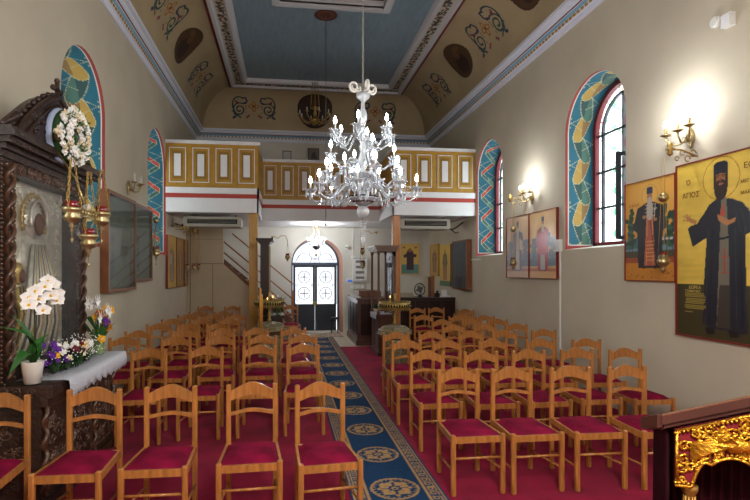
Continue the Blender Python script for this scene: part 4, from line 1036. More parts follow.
# pale pair
for (yy,ww,rb,un,bd,lab) in ((7.98,.85,S(160,70,84),S(176,176,170),S(196,184,160),'icon of a rose-robed saint in a blue hat, right of the pale pair'),(8.85,.84,S(84,94,116),S(200,176,140),S(196,196,196),'icon of a white-bearded saint in grey robe, left of the pale pair')):
    cv=Cv(ww,1.08,.0095,S(212,172,120)); cv.mottle(.10,.3,.4,5)
    for a in np.linspace(0,.30,8): cv.sel((np.hypot(cv.X-.42,(cv.Y-.80)*.8)<.40-a),S(232,196,140),.14)
    cv.rect(0,ww,.30,.42,S(120,140,156)); cv.rect(0,ww,.2,.31,S(90,110,120)); cv.rect(0,ww,0,.2,S(206,160,110)); cv.rect(0,ww,.11,.16,S(176,110,80))
    for x0 in (.10,.17,.70,.76):
        for k in range(10): cv.ell(x0+random.uniform(-.04,.04),.34+k*.032,.05,.03,S(96,110,120))
    saint(cv,.43,.11,.88,rb,un,wide=.38,beard=bd)
    if ww==.85: cv.poly([(.33,.75),(.53,.75),(.60,.42),(.52,.38),(.34,.38),(.27,.42)],S(170,74,86)); cv.rect(.60,.66,.5,.72,S(110,120,150))
    else: cv.poly([(.50,.70),(.62,.62),(.62,.46),(.50,.5)],S(214,196,170))
    if ww==.84: cv.C=cv.C*.75+np.array(S(200,190,200))*.25
    panel_icon(lab,(WR-.002,yy,1.618),-PI/2,ww,1.08,cv,frame=REDEDGE,fw=.008)
# icons under the right gallery
cv=Cv(.86,1.07,.013,S(206,172,74)); saint(cv,.43,.15,.86,S(66,92,70),S(160,90,60),hat=False,wide=.34,beard=S(90,60,40),skin=S(150,100,66)); cv.rect(0,.86,0,.14,S(70,110,70)); cv.poly([(.3,.15),(.56,.15),(.50,.48),(.36,.48)],S(176,96,60))
panel_icon('tall gold icon of a saint in green under the right gallery',(WR-.002,12.92,1.335),-PI/2,.86,1.07,cv)
cv=Cv(.70,.80,.015,S(190,150,80)); saint(cv,.35,.06,.70,S(120,74,50),S(150,110,80),hat=False,wide=.34,beard=S(90,60,40))
panel_icon('smaller wooden-framed icon in the corner under the right gallery',(WR-.002,13.76,1.62),-PI/2,.70,.80,cv,frame=mat('gold_frame',S(186,136,54),.4,metal=.3),fw=.04)
cv=Cv(.92,1.08,.016,S(60,78,92)); cv.mottle(.25,.3,.3,9); saint(cv,.46,.1,.85,S(40,54,70),S(70,86,100),hat=False,wide=.4,beard=S(60,60,60),skin=S(90,84,80))
panel_icon('dark blue glazed icon in deep wooden frame by the right gallery',(WR-.002,11.64,1.34),-PI/2,.90,1.06,cv,frame=OAKD,fw=.035,depth=.11,glass=True,back=OAKD)
cv=Cv(.50,.82,.012,S(212,178,92)); cv.rect(0,.5,0,.26,S(84,132,126)); 
cv.poly([(.25,.72),(.18,.66),(.14,.56),(.06,.52),(.08,.44),(.15,.46),(.15,.10),(.36,.10),(.36,.46),(.43,.46),(.45,.54),(.36,.56),(.32,.66)],S(60,28,44)); cv.ell(.25,.66,.045,.06,S(150,100,70))
for s in (.08,.42): cv.ell(s,.74,.04,.025,S(150,80,70))
panel_icon('gold-framed icon of a robed woman praying, on the far wall',(3.27,YF-.002,1.65),0,.50,.82,cv,frame=mat('pale_gold_frame',S(206,176,110),.4,metal=.3),fw=.03)
# left icons (three) under the left gallery
for k,(y0,ww,rb,lab) in enumerate(((10.49,.83,S(110,80,74),'nearest of three gold icons on the left wall under the gallery'),(11.34,.80,S(120,70,40),'middle of three gold icons on the left wall under the gallery'),(12.16,.42,S(110,70,44),'farthest of three gold icons on the left wall under the gallery'))):
    cv=Cv(ww,1.08,.014,S(188,150,62) if k==0 else S(150,112,48)); cv.mottle(.1,.2,.2,k); saint(cv,ww/2,.12,.86,rb,S(160,150,140),hat=False,wide=.36,beard=S(120,110,100)); 
    if k==0: cv.ell(.30,.6,.08,.12,S(170,160,160))
    panel_icon(lab,(WL+.002,y0,1.38),PI/2,ww,1.08,cv,frame=REDEDGE,fw=.008)
for i,(y,z,lab) in enumerate(((10.92,1.80,'small gilt oil lamp before the nearest left gallery icon'),(11.7,1.80,'small gilt oil lamp before the middle left gallery icon'),(12.35,1.82,'small gilt oil lamp before the farthest left gallery icon'))):
    vigil(lab,(-2.05,y,z),.84,.8)
for y,lab in ((10.92,'pale scrolled bracket above the nearest left gallery icon'),(11.7,'pale scrolled bracket above the middle left gallery icon'),(12.35,'pale scrolled bracket above the farthest left gallery icon')): bracket(lab,(WL,y,2.66),PI/2,.34)
# glazed wooden wall cases on the left
def glazed(label,y0,y1,z0,z1,dep):
    t=thing('wall_display_case',label,'display case',(WL,y0,z0),PI/2); w=y1-y0;h=z1-z0
    f=MB(); b=.045
    for a in ((0,w,0,b),(0,w,h-b,h),(0,b,b,h-b),(w-b,w,b,h-b)): f.box(a[0],a[1],-dep,-.002,a[2],a[3])
    f.build('wooden_frame',OAKD,t)
    cv=Cv(w-2*b,h-2*b,.02,S(132,138,118)); cv.mottle(.15,.3,.3,4); cv.ell(w*.3,h*.25,.10,.20,S(60,90,120)); cv.ell(w*.3,h*.5,.07,.09,S(90,84,80)); cv.ell(w*.62,h*.4,.16,.3,S(140,140,130)); cv.rect(0,w,h*.62,h*.66,S(96,104,96))
    cv.mesh(lambda u,s:(b+u,-.02,b+s)).build('backing_picture',ICONM,t)
    MB().box(b,w-b,-dep+.012,-dep+.016,b,h-b).build('glass_pane',glassmat('reflective_pane',S(96,112,106),.62,.03),t)
glazed('nearer and taller glazed wooden wall case on the left wall',6.87,8.10,1.45,2.81,.11)
glazed('farther and shorter glazed wooden wall case on the left wall',8.14,9.22,1.56,2.81,.07)
# ================================================================ SILVER ICON SHRINE (left, near)
SY0,SY1=3.78,5.28; SYC=4.53; SXB=WL+.004; SXF=-1.98; TZ=.93
sh=thing('icon_shrine','tall dark carved wooden shrine holding a silver-clad icon behind glass','shrine',(WL,SYC,0),PI/2)
# local: x along nave (+Y), front = -y (towards aisle)
def D(x): return -(x-WL)      # depth coordinate for world X
hw=.75
b=MB(); b.box(-hw,hw,D(-1.68),-.004,.007,.10); b.box(-hw+.03,hw-.03,D(-1.72),-.004,.10,.84); b.box(-hw,hw,D(-1.63),-.004,.84,TZ)
b.box(-hw-.0,hw,D(-1.66),-.004,.78,.84); b.build('table_base',DARKW,sh)
# carved panels on the base: scrolling vines in relief
def vines(mb,fn,w,h,seed,n=16,r=.006):
    rq=random.Random(seed)
    for k in range(n):
        cx,cz=rq.uniform(.04,w-.04),rq.uniform(.04,h-.04); R=rq.uniform(.022,.05); a0=rq.uniform(0,6.28); sg=rq.choice((-1,1))
        pts=[fn(cx+R*(1-.7*t)*math.cos(a0+sg*t*7),cz+R*(1-.7*t)*math.sin(a0+sg*t*7)) for t in np.linspace(0,1,12)]
        mb.tube(pts,r,5)
        for q in range(2):
            a=rq.uniform(0,6.28); p=fn(cx+R*1.1*math.cos(a),cz+R*1.1*math.sin(a)); mb.ball(p,r*1.9,5)
v=MB()
fy=D(-1.72)
for x0,x1 in ((-.66,-.26),(-.20,.20),(.26,.66)):
    vines(v,lambda x,z,x0=x0:(x0+x,fy-.002,.16+z),x1-x0,.56,int(x0*100)+99,26)
    for a in ((x0,x1,.14,.155),(x0,x1,.735,.75),(x0,x0+.012,.14,.75),(x1-.012,x1,.14,.75)): v.box(a[0],a[1],fy-.012,fy,a[2],a[3])
vines(v,lambda x,z:(-hw+.028,-.06-x,.16+z),.52,.56,5,30)
vines(v,lambda x,z:(-hw+.0,-.05-x,.86+z),.62,.06,6,10,.004)
for x in (-.70,-.23,.23,.70):
    v.tube([(x+.018*math.cos(t*26),fy-.018+.012*math.sin(t*26),.12+.66*t) for t in np.linspace(0,1,60)],.018,6)
v.build('carved_relief',mat('carving_highlight',S(84,58,42),.35,coat=.4,noise=.3,nscale=20),sh)  # sheen on the carving put into a lighter wood colour
# body
zt=2.58; yf=D(SXF)
b=MB()
for s in (-1,1): b.box(s*hw if s<0 else hw-.20,-hw+.20 if s<0 else hw,yf,-.004,TZ+.001,zt)
b.box(-hw+.2,hw-.2,yf,-.004,2.46,zt); b.box(-hw+.2,hw-.2,-.21,-.004,TZ+.001,2.46); b.box(-hw+.2,hw-.2,yf,-.21,TZ+.001,TZ+.07)
b.build('carved_body',DARKW,sh)
c=MB()
for i,(o,z0,z1) in enumerate(((.02,2.55,2.60),(.06,2.60,2.64),(.10,2.64,2.68),(.14,2.68,2.725),(.12,2.725,2.75))): c.box(-hw-o*.6,hw+o*.6,yf-o,-.004,z0,z1)
x=-hw-.06
while x<hw+.06: c.ball((x,yf-.11,2.64),.014,6); x+=.04
c.build('cornice',DARKW,sh)
v=MB()
for s in (-1,1):
    xc=s*(hw-.10)
    for ph in (0,PI): v.tube([(xc+.035*math.cos(t*40+ph),yf-.022+.02*math.sin(t*40+ph),TZ+.04+(zt-TZ-.1)*t) for t in np.linspace(0,1,110)],.016,6)
    x=xc+ s*.075
    for xx in (xc-.085,xc+.085):
        z=TZ+.03
        while z<zt: v.ball((xx,yf-.006,z),.011,5); z+=.032
vines(v,lambda x,z:(-hw+.2+x,yf-.004,2.47+z),2*hw-.4,.08,11,36,.006)
vines(v,lambda x,z:(-hw-.002,-.03-x,1.0+z),.36,1.5,12,60,.007)
v.build('spiral_carving',mat('carving_highlight',(0,0,0)),sh)
# pediment
n=26; R=.68; Hh=.47
out=[(.04-R*math.cos(PI*i/n),2.75+Hh*(1-abs(math.cos(PI*i/n))**1.4)) for i in range(n+1)]
p=MB().plate(out,yf-.06,yf+.10)
p.tube([(q[0],yf-.06,q[1]) for q in out],.026,7); p.tube([(q[0]*.84,yf-.065,2.75+(q[1]-2.75)*.84) for q in out],.014,6)
vines(p,lambda x,z:(x-.45,yf-.066,2.77+z),.90,.26,21,60,.008)
for s in (-1,1): 
    for k in range(9): t=k/8; p.ball((s*(.60+.16*t),yf-.03,2.78+.10*(1-t)),.035-.012*t,6)
for i in range(0,n+1): p.ball((out[i][0]*1.04,yf-.01,2.75+(out[i][1]-2.75)*1.05),.026,6)
p.build('arched_pediment',DARKW,sh)
k=MB(); zc=3.31
k.cbox((.10,yf-.02,zc-.04),(.028,.028,.22)); k.cbox((.10,yf-.02,zc+.0),(.13,.028,.028))
for dx,dz in ((-.075,.01),(.075,.01),(0,.09)): k.ball((.10+dx,yf-.02,zc-.01+dz),.026,7)
k.ball((.10,yf-.02,3.19),.04,8); k.build('pediment_cross',DARKW,sh)
# silver-clad icon (virgin and child style relief, plain generic)
W0,W1,Z0,Z1=-hw+.2,hw-.2,TZ+.07,2.46; yb=-.28
ic=MB().box(W0,W1,yb,-.211,Z0,Z1).build('silver_cladding',SILVER,sh)
rl=MB()
def fold(pts,r,m=0): rl.tube(pts,r,8,m)
cx=-.02; hz=1.98
rl.ball((cx,yb,1.62),.30,16,0,1.45,1,.16); rl.ball((cx,yb,2.16),.145,14,0,1.15,1,.4)
for k in range(16):
    t=(k-7.5)/8; fold([(cx+t*.10,yb-.055,1.96),(cx+t*.24+.02,yb-.075,1.60),(cx+t*.30+.05,yb-.06,1.3),(cx+t*.36+.03*math.sin(k),yb-.02,1.02)],[.012,.022,.024,.016],(0,3,0,1)[k%4])  # dark tubes among the folds paint in their shading
rl.tube([(cx+.20*math.cos(a),yb-.02,2.17+.21*math.sin(a)) for a in np.linspace(-.5,PI+.5,24)],.014,6,1)
rl.tube([(cx+.14*math.cos(a),yb-.06,2.16+.17*math.sin(a)) for a in np.linspace(-.3,PI+.3,20)],.014,6,0)
for k in range(15):
    a=-.3+k*(PI+.6)/14; rl.tube([(cx+.15*math.cos(a),yb-.02,2.17+.17*math.sin(a)),(cx+.22*math.cos(a),yb-.02,2.17+.23*math.sin(a))],.007,5,1)
rl.ball((cx-.25,yb-.02,1.72),.08,12,1,1.15,1,.4)
for k in range(9): fold([(cx-.33+k*.025,yb-.04,1.62),(cx-.30+k*.025,yb-.06,1.40),(cx-.40+k*.04,yb-.03,1.12)],.020,(1,3)[k%2])
for k in range(5): fold([(cx+.26,yb-.05,1.75-.05*k),(cx+.05,yb-.10,1.62-.06*k),(cx-.18,yb-.06,1.66-.06*k)],.013,0)
vines(rl,lambda x,z:(W0+x,yb-.004,2.22+z),W1-W0,.22,31,34,.007)
vines(rl,lambda x,z:(W0+.02+x,yb-.004,1.02+z),.14,1.15,32,26,.009)
vines(rl,lambda x,z:(W1-.16+x,yb-.004,1.02+z),.13,1.15,33,26,.007)
for z,x in ((2.37,-.25),(2.37,.1),(2.33,-.05)): rl.ball((x,yb-.02,z),.02,8,2)
rl.build('relief_figures',[SILVER,GSILV,mat('white_enamel',(0,0,0)),SHSILV],ic)
f=MB(); f.ball((cx-.01,yb-.065,2.13),.068,12,0,1.4,1,.35); f.ball((cx-.25,yb-.05,1.70),.045,10,0,1.2,1,.35); f.ball((cx+.04,yb-.10,1.66),.04,8,0,.7,1.5,.4); f.build('painted_faces',SKIN,ic)
MB().box(W0,W1,yf-.046,yf-.042,Z0,Z1).build('glass_front',glassmat('shrine_glass',S(110,116,118),.86,.04),sh)
# lace runner on the table
lc=MB(); n=60; zt_=TZ+.004; yfr=D(-1.60); vs=[];fs=[]
rows=[(-.38,zt_),(D(-1.64),zt_),(yfr-.006,zt_-.005),(yfr-.012,zt_-.05),(yfr-.012,None)]
rows[0]=(D(-1.97),zt_)
xs0,xs1=-.56,hw+.02
for y,z in rows:
    for i in range(n+1):
        x=xs0+(xs1-xs0)*i/n; zz=z if z is not None else TZ-.10-.035*abs(math.sin(PI*i/6))-.012*abs(math.sin(PI*i/2))
        vs.append((x,y+(.006*math.sin(i*.9) if z is None or z<zt_-.01 else 0)-(0.004 if z is None else 0),zz))
for j in range(len(rows)-1):
    for i in range(n): q=j*(n+1)+i; fs.append((q,q+1,q+n+2,q+n+1))
lc.add(vs,fs,0,True)
# draped end over the near corner and far end
lm=mat('white_lace',S(214,216,226),.8,bump=.8,bscale=120,noise=.12,nscale=90)
lc.add([(hw+.022,-.45,zt_),(hw+.022,yfr-.006,zt_),(hw+.024,yfr-.006,TZ-.14),(hw+.024,-.62,TZ-.10),(hw+.024,-.45,TZ-.14)],[(0,1,2,3,4)])
lo=lc.build('lace_cloth',lm,loc=(WL,SYC,0),rz=PI/2); tag(lo,'white scalloped lace runner draped over the carved shrine table','tablecloth')
md=lo.modifiers.new('thick','SOLIDIFY'); md.thickness=.003; md.offset=1
# floral wreath hung on the cornice
wr=thing('flower_wreath','ring wreath of white roses hung on the shrine pediment','wreath',(-1.80,4.50,2.875),PI/2-.22)
MB().tube([(.12*math.cos(q*PI/12),.02,.155*math.sin(q*PI/12)) for q in range(24)],.075,8,closed=True).build('foliage_ring',GREEND,wr)
MB().tube([(.15*math.cos(q*PI/12)-.03,.06,.20*math.sin(q*PI/12)) for q in range(24)],.034,6,closed=True).build('ribbon_backing',mat('pale_blue_ribbon',S(170,184,214),.5),wr)
rq=random.Random(12)
def rose(name,parent,c,r,m,rq,normal=(0,-1,0)):
    f=MB(); f.ball(c,r*.62,7,0,.9)
    nn=Vector(normal).normalized(); s1=nn.orthogonal().normalized(); s2=nn.cross(s1)
    for L_,k,rr_ in ((0,3,.45),(1,5,.85)):
        for j in range(k):
            a=2*PI*j/k+L_*.6+rq.uniform(-.2,.2); d=s1*math.cos(a)+s2*math.sin(a)
            b=Vector(c)+d*r*.25-nn*r*.1; t=Vector(c)+d*r*(rr_+.25)+nn*r*(.65-.45*L_); f.leaf(b,t,r*1.1,tuple(nn),0,.12,4)
    return f.build(name,m,parent)
for k in range(88):
    a=2*PI*k/29.3+rq.uniform(-.08,.08); rr_=(-.05,.0,.055)[k%3]+rq.uniform(-.012,.012); rose('rose',wr,((.125+rr_)*math.cos(a),-.075+abs(rr_)*.6,(.165+rr_)*math.sin(a)),rq.uniform(.030,.040),PETAL if rq.random()<.7 else CREAM,rq)
m=MB()
for k in range(70):
    a=rq.uniform(0,2*PI); q=rq.uniform(.07,.19); b_=(q*math.cos(a),-.06,q*1.15*math.sin(a)); m.leaf(b_,(b_[0]+rq.uniform(-.05,.05),b_[1]-rq.uniform(.02,.05),b_[2]+rq.uniform(-.05,.05)),.017,(0,-1,0))
m.build('leaves',GREEN,wr)
t=thing('dried_flower','single dried cream flower tied to the left of the wreath','flower',(-1.78,4.17,2.80),PI/2)
rose('flower_head',t,(-.02,-.02,.03),.045,CREAM,rq); MB().tube([(-.02,0,.02),(.05,.02,-.01),(.16,.02,.0)],.006,5).build('stalk',OAKD,t)
# ---- orchid in white pot
oc=thing('potted_orchid','white orchid with broad leaves in a white ceramic pot','plant',(-1.80,3.86,TZ+.008))
MB().lathe([(.05,0),(.054,.0),(.074,.15),(.076,.155),(.066,.155),(.06,.12),(.05,.03)],n=20).build('pot',CERAM,oc)
MB().lathe([(.001,.135),(.064,.14)],n=14).build('bark_soil',mat('bark',S(70,50,36),.9),oc)
for (tip,wd,cl) in (((-.10,-.24,.30),.085,.25),((-.08,-.13,.38),.08,.12),((.10,.02,.22),.075,.3),((-.02,-.28,-.02),.09,.45),((.04,.10,.20),.07,.3)):
    MB().leaf((0,0,.13),(tip[0],tip[1],.13+tip[2]),wd,(.3,-.3,1),0,cl,8).build('leaf',GREEN,oc)
stem=[(0,.01,.13),(.005,.02,.4),(.0,.03,.62),(.02,.08,.72),(.03,.17,.74),(.03,.25,.66)]
MB().tube(stem,.006,6).build('stem',mat('stem_green',S(58,70,34),.5),oc)
MB().tube([(.02,-.01,.13),(.02,.02,.60)],.004,5).build('support_stake',mat('stake',S(60,44,30),.6),oc)
def orchidflower(c,r,fd):
    f=MB(); fd=Vector(fd).normalized(); s1=fd.cross(Vector((0,0,1))).normalized(); s2=s1.cross(fd)
    for a,w_,l in ((PI/2,.75,1),(-PI*.17,.75,1),(PI*1.17,.75,1),(.25,1.3,1.05),(PI-.25,1.3,1.05)):
        d=s1*math.cos(a)+s2*math.sin(a); f.leaf(Vector(c),Vector(c)+d*r*l+fd*r*.15,r*w_,tuple(fd),0,.1,5)
    o=f.build('orchid_flower',PETAL,oc); MB().ball(tuple(Vector(c)+fd*r*.15),r*.2,6).build('lip',YELP,o)
for c in ((.03,.02,.60),(.05,.07,.69),(.04,.14,.73),(.05,.20,.70),(.06,.25,.63),(.03,-.03,.66),(.02,-.10,.62),(.06,.02,.52),(.07,.12,.62),(.04,-.14,.57),(.07,.22,.58)): orchidflower(c,.055,(1,-1.3,.1))
# ---- violet flowers and the low flower arrangement
vf=thing('violet_flowers','bunch of violet flowers with yellow centres behind the orchid pot','flowers',(-1.80,4.20,TZ+.006))
m=MB(); 
for k in range(10): a=k*.63; m.leaf((0,0,0),(.07*math.cos(a),.09*math.sin(a),.10),.03)
m.build('leaves',GREEND,vf)
for k in range(14): c=(rq.uniform(-.06,.08),rq.uniform(-.09,.10),rq.uniform(.08,.26)); rose('violet',vf,c,.026,VIOP if k%9 else YELP,rq,(1,-1,.3))
ar=thing('flower_arrangement','low spreading arrangement of white flowers and fern along the lace cloth','flowers',(-1.80,4.50,TZ+.006))
m=MB()
for k in range(260):
    a=rq.uniform(0,2*PI); r0=rq.uniform(.0,.16); b_=Vector((r0*.7*math.cos(a),r0*2.0*math.sin(a),.02)); d=Vector((rq.uniform(-.07,.09),rq.uniform(-.16,.16),rq.uniform(.02,.16))); m.leaf(b_,b_+d,.022,(0,0,1),0,.15,4)
m.build('fern_foliage',GREEND,ar)
for k in range(34):
    y=rq.uniform(-.28,.34); c=(rq.uniform(-.09,.12),y,rq.uniform(.08,.20)*(1-.5*abs(y)/.4)+.03); rose('flower',ar,c,rq.uniform(.018,.034),(PETAL,PETAL,CREAM,mat('wine_petal',S(110,30,44),.5),YELP)[k%5 if k%3==0 else k%3],rq,(1,-1,.8))
m=MB()
for k in range(170): m.ball((rq.uniform(-.13,.15),rq.uniform(-.40,.42),rq.uniform(.06,.24)),.006,4)
tag(m.build('tiny_blossoms',PETAL,ar),kind='stuff')
# ---- vase of lilies and yellow flowers
vz=thing('flower_vase','green glass vase with white lilies and yellow chrysanthemums','vase',(-1.80,5.14,TZ+.006))
MB().lathe([(.05,0),(.052,.02),(.05,.20),(.058,.24),(.052,.24),(.045,.20),(.044,.03),(.0,.02)],n=18).build('glass_vase',VASEG,vz)
m=MB()
for k in range(22): a=rq.uniform(0,6.28); m.tube([(.02*math.cos(a),.02*math.sin(a),.03),(.03*math.cos(a+1),.03*math.sin(a+1),.24),(.10*math.cos(a+1),.10*math.sin(a+1),.36)],.005,5)
for k in range(24): a=rq.uniform(0,6.28); m.leaf((.02*math.cos(a),.02*math.sin(a),.10),(.14*math.cos(a),.14*math.sin(a),.30),.03)
m.build('stems',GREEN,vz)
for k in range(12): rose('yellow_flower',vz,(rq.uniform(-.02,.12),rq.uniform(-.04,.20),rq.uniform(.26,.42)),.045,YELP if k%3 else ORP,rq,(1,-1,.4))
for k in range(9):
    c=Vector((rq.uniform(-.06,.10),rq.uniform(-.20,.12),rq.uniform(.34,.52))); f=MB()
    for j in range(6): a=j*PI/3; f.leaf(c,c+Vector((.03,.075*math.cos(a),.075*math.sin(a)+.02)),.035,(1,0,0),0,.15,5)
    f.build('lily',PETAL,vz)
for k in range(5): rose('violet_flower',vz,(.08,rq.uniform(-.08,.06),rq.uniform(.28,.36)),.026,VIOP,rq,(1,-1,.3))
rose('yellow_flower',vz,(.07,-.13,.16),.04,YELP,rq,(1,-1,.3)); 
# ================================================================ LECTERN (near right)
lt=thing('carved_lectern','wooden lectern with gilded openwork valance and burgundy velvet, lower right corner','lectern',(1.525,1.80,0.007),math.radians(-29))
wd=.50; dp=.26; SLO=.354; TILT=.30
vel=mat('dark_velvet_drape',S(50,12,20),.85,spec=.15,noise=.3,nscale=9)
def slab(mb,x0,x1,y0,y1,o0,o1,m=0):
    vs=[(x,y,1.128+SLO*x-TILT*y+o) for x in (x0,x1) for y in (y0,y1) for o in (o0,o1)]
    return mb.add(vs,[(0,1,3,2),(4,6,7,5),(0,4,5,1),(2,3,7,6),(0,2,6,4),(1,5,7,3)],m)
slab(MB(),-.05,wd+.05,-.045,dp+.05,.024,.050).build('sloping_top',OAKD,lt)
lw=mat('lectern_moulding',S(74,40,31),.45,coat=.15,noise=.2,nscale=6)
b=MB(); slab(b,-.055,wd+.055,-.060,-.040,.012,.046); slab(b,-.04,wd+.04,-.048,-.022,-.004,.022); slab(b,-.055,wd+.055,dp+.035,dp+.055,.012,.046); b.build('side_moulding',lw,lt)
b=MB(); slab(b,-.065,-.048,-.060,dp+.055,.004,.056); slab(b,-.045,-.02,-.04,dp+.03,-.006,.022); b.build('book_ledge',lw,lt)
def edge(x):
    x=min(x,wd-x)
    if x<.055: return .905
    if x<.115: t=(x-.055)/.06; return .905+.088*t+.045*math.sin(PI*t)**.7
    t=(x-.115)/.135; return .993+.012*t+.035*math.sin(PI*min(t,1))**.7
ztop=lambda x:1.124+SLO*x
n=72; yv=-.03
pts=[(0,ztop(0))]+[(wd*i/n,edge(wd*i/n)) for i in range(n+1)]+[(wd,ztop(wd))]
MB().plate(pts,yv,yv+.012).build('velvet_ground',mat('red_velvet_ground',S(120,16,28),.8),lt)
gld=MB()
gld.tube([(p[0],yv-.006,p[1]) for p in pts[1:-1]],.006,6); gld.tube([(.004,yv-.006,ztop(0)-.008),(wd-.004,yv-.006,ztop(wd)-.008)],.006,6)
for x in (.006,wd-.006): gld.tube([(x,yv-.006,ztop(x)-.01),(x,yv-.006,.91)],.006,6)
x=.0
while x<wd: gld.ball((x,yv-.008,ztop(x)-.016),.0065,5); gld.ball((x,yv-.008,edge(x)+.012),.006,5); x+=.014
rq2=random.Random(5); k=0
while k<95:
    x=rq2.uniform(.02,wd-.02); lo=edge(x)+.02; hi=ztop(x)-.028
    if lo>hi: continue
    z=rq2.uniform(lo,hi); k+=1
    R=rq2.uniform(.012,.024); a0=rq2.uniform(0,6.28); s=rq2.choice((-1,1))
    gld.tube([(x+R*(1-.65*t)*math.cos(a0+s*t*6.5),yv-.007,z+R*(1-.65*t)*math.sin(a0+s*t*6.5)) for t in np.linspace(0,1,11)],.005,5)
    gld.leaf((x,yv-.006,z),(x+rq2.uniform(-.035,.035),yv-.014,z+rq2.uniform(-.03,.03)),.014,(0,-1,0))
gld.build('gilded_scrollwork',GILT,lt)
for sgn,c0 in ((-1,.185),(1,.36)):
    bd=MB(); s=-sgn; z0=1.085 if sgn<0 else 1.13
    bd.ball((c0+s*.02,yv-.018,z0),.030,12,0,.8,1.5,.5); bd.tube([(c0+s*.045,yv-.02,z0+.01),(c0+s*.065,yv-.02,z0+.022),(c0+s*.072,yv-.02,z0+.034)],[.014,.010,.010],7); bd.ball((c0+s*.076,yv-.02,z0+.038),.012,8)
    for k in range(9): bd.tube([(c0-s*.01,yv-.016-.001*k,z0+.002),(c0-s*.07,yv-.014,z0-.015-.005*k+.02),(c0-s*.135,yv-.012,z0-.035-.007*k+.02)],[.008,.007,.004],5)
    for k in range(5): bd.leaf((c0+s*.01,yv-.03,z0+.007),(c0-s*(.03+.012*k),yv-.035,z0+.035-.006*k),.016,(0,-1,0),0,.1,4)
    bd.build('gilded_bird',GILT,lt)
for x,y in ((.055,.0),(wd-.055,.0),(.055,dp-.03),(wd-.055,dp-.03)):
    m=MB().lathe([(.028,.04),(.028,.06),(.020,.07),(.018,.45),(.018,.86),(.028,.88),(.030,.90)],(x,y,0),14)
    for q in range(10): a=q*PI/5; m.tube([(x+.019*math.cos(a),y+.019*math.sin(a),.08),(x+.019*math.cos(a),y+.019*math.sin(a),.86)],.004,4)
    m.build('gilded_column',mat('old_gold_column',S(150,110,48),.4,metal=.6),lt)
b=MB(); b.add([(x,y,z) for x,zz in ((.0,ztop(0)-.002),(wd,ztop(wd)-.002)) for y in (-.015,dp) for z in (zz-.16,zz-TILT*max(y,0))],[(0,1,3,2),(4,6,7,5),(0,4,5,1),(2,3,7,6),(0,2,6,4),(1,5,7,3)]); b.build('inner_box',DARKP,lt)
MB().box(-.01,wd+.01,-.03,dp+.01,.0,.05).build('plinth',DARKP,lt)
m=MB(); n=40; vs=[]
for z in (.03,.55,1.10):
    for i in range(n+1): y=-.03+(dp+.03)*i/n; vs.append((-.022+.010*math.sin(i*1.3+z)*(1.3-z*.7),y,z))
m.add(vs,[(j*(n+1)+i,j*(n+1)+i+1,(j+1)*(n+1)+i+1,(j+1)*(n+1)+i) for j in range(2) for i in range(n)],0,True); m.build('velvet_side_drape',vel,lt)
m=MB(); n=50; vs=[]
for z in (.30,.7,1.10):
    for i in range(n+1): x=.01+.30*i/n; vs.append((x,dp-.07+.012*math.sin(i*1.1),z))
m.add(vs,[(j*(n+1)+i,j*(n+1)+i+1,(j+1)*(n+1)+i+1,(j+1)*(n+1)+i) for j in range(2) for i in range(n)],0,True); m.build('velvet_inner_drape',vel,lt)
# ================================================================ UNDER THE GALLERY AND FAR END
def aircon(label,x0,x1,y,z0,z1):
    t=thing('air_conditioner',label,'air conditioner',((x0+x1)/2,y,z0)); w=(x1-x0)/2; h=z1-z0
    MB().plate([(-w,0.02),(-w+.03,0),(w-.03,0),(w,.02),(w,h-.02),(w-.03,h),(-w+.03,h),(-w,h-.02)],0,.52).build('casing',ACBODY,t)
    MB().box(-w+.08,w-.08,-.006,.03,h*.30,h*.80).build('vent',SLOT,t)
    m=MB()
    for k in range(3): m.box(-w+.1,w-.1,-.012,-.004,h*(.42+.13*k),h*(.42+.13*k)+.005)
    m.box(-w+.05,w-.05,-.02,0,.012,.035); m.box(-w+.05,w-.05,-.02,0,h-.05,h-.035); m.build('louvre',ACBODY,t)
    m=MB()
    for s in (-1,1): m.box(s*w*.8-.012,s*w*.8+.012,.1,.14,h+.0005,2.929-z0)
    m.build('hanger',BLACK,t)
aircon('long grey-white ceiling air conditioner under the left gallery',-2.12,-.93,10.88,2.67,2.88)
aircon('long grey-white ceiling air conditioner under the right gallery',2.56,3.69,10.88,2.67,2.90)
m=MB()
m.tube([(3.69,11.1,2.72),(3.80,11.1,2.68),(3.95,11.2,2.74),(4.112,11.2,2.86)],.02,6); m.tube([(3.7,11.0,2.70),(3.85,11.0,2.60),(3.95,11.05,2.62)],.012,6)
tag(m.build('cable_bundle',BLACK),'black cables sagging from the right air conditioner to the wall','cable')
m=MB(); m.tube([(-2.14,11.25,2.78),(-2.24,11.25,2.72),(-2.372,11.3,2.76)],.018,6); m.tube([(-2.14,11.2,2.74),(-2.25,11.2,2.68),(-2.375,11.22,2.72)],.014,6)
tag(m.build('cable_bundle',BLACK),'black cables from the left air conditioner to the left wall','cable')
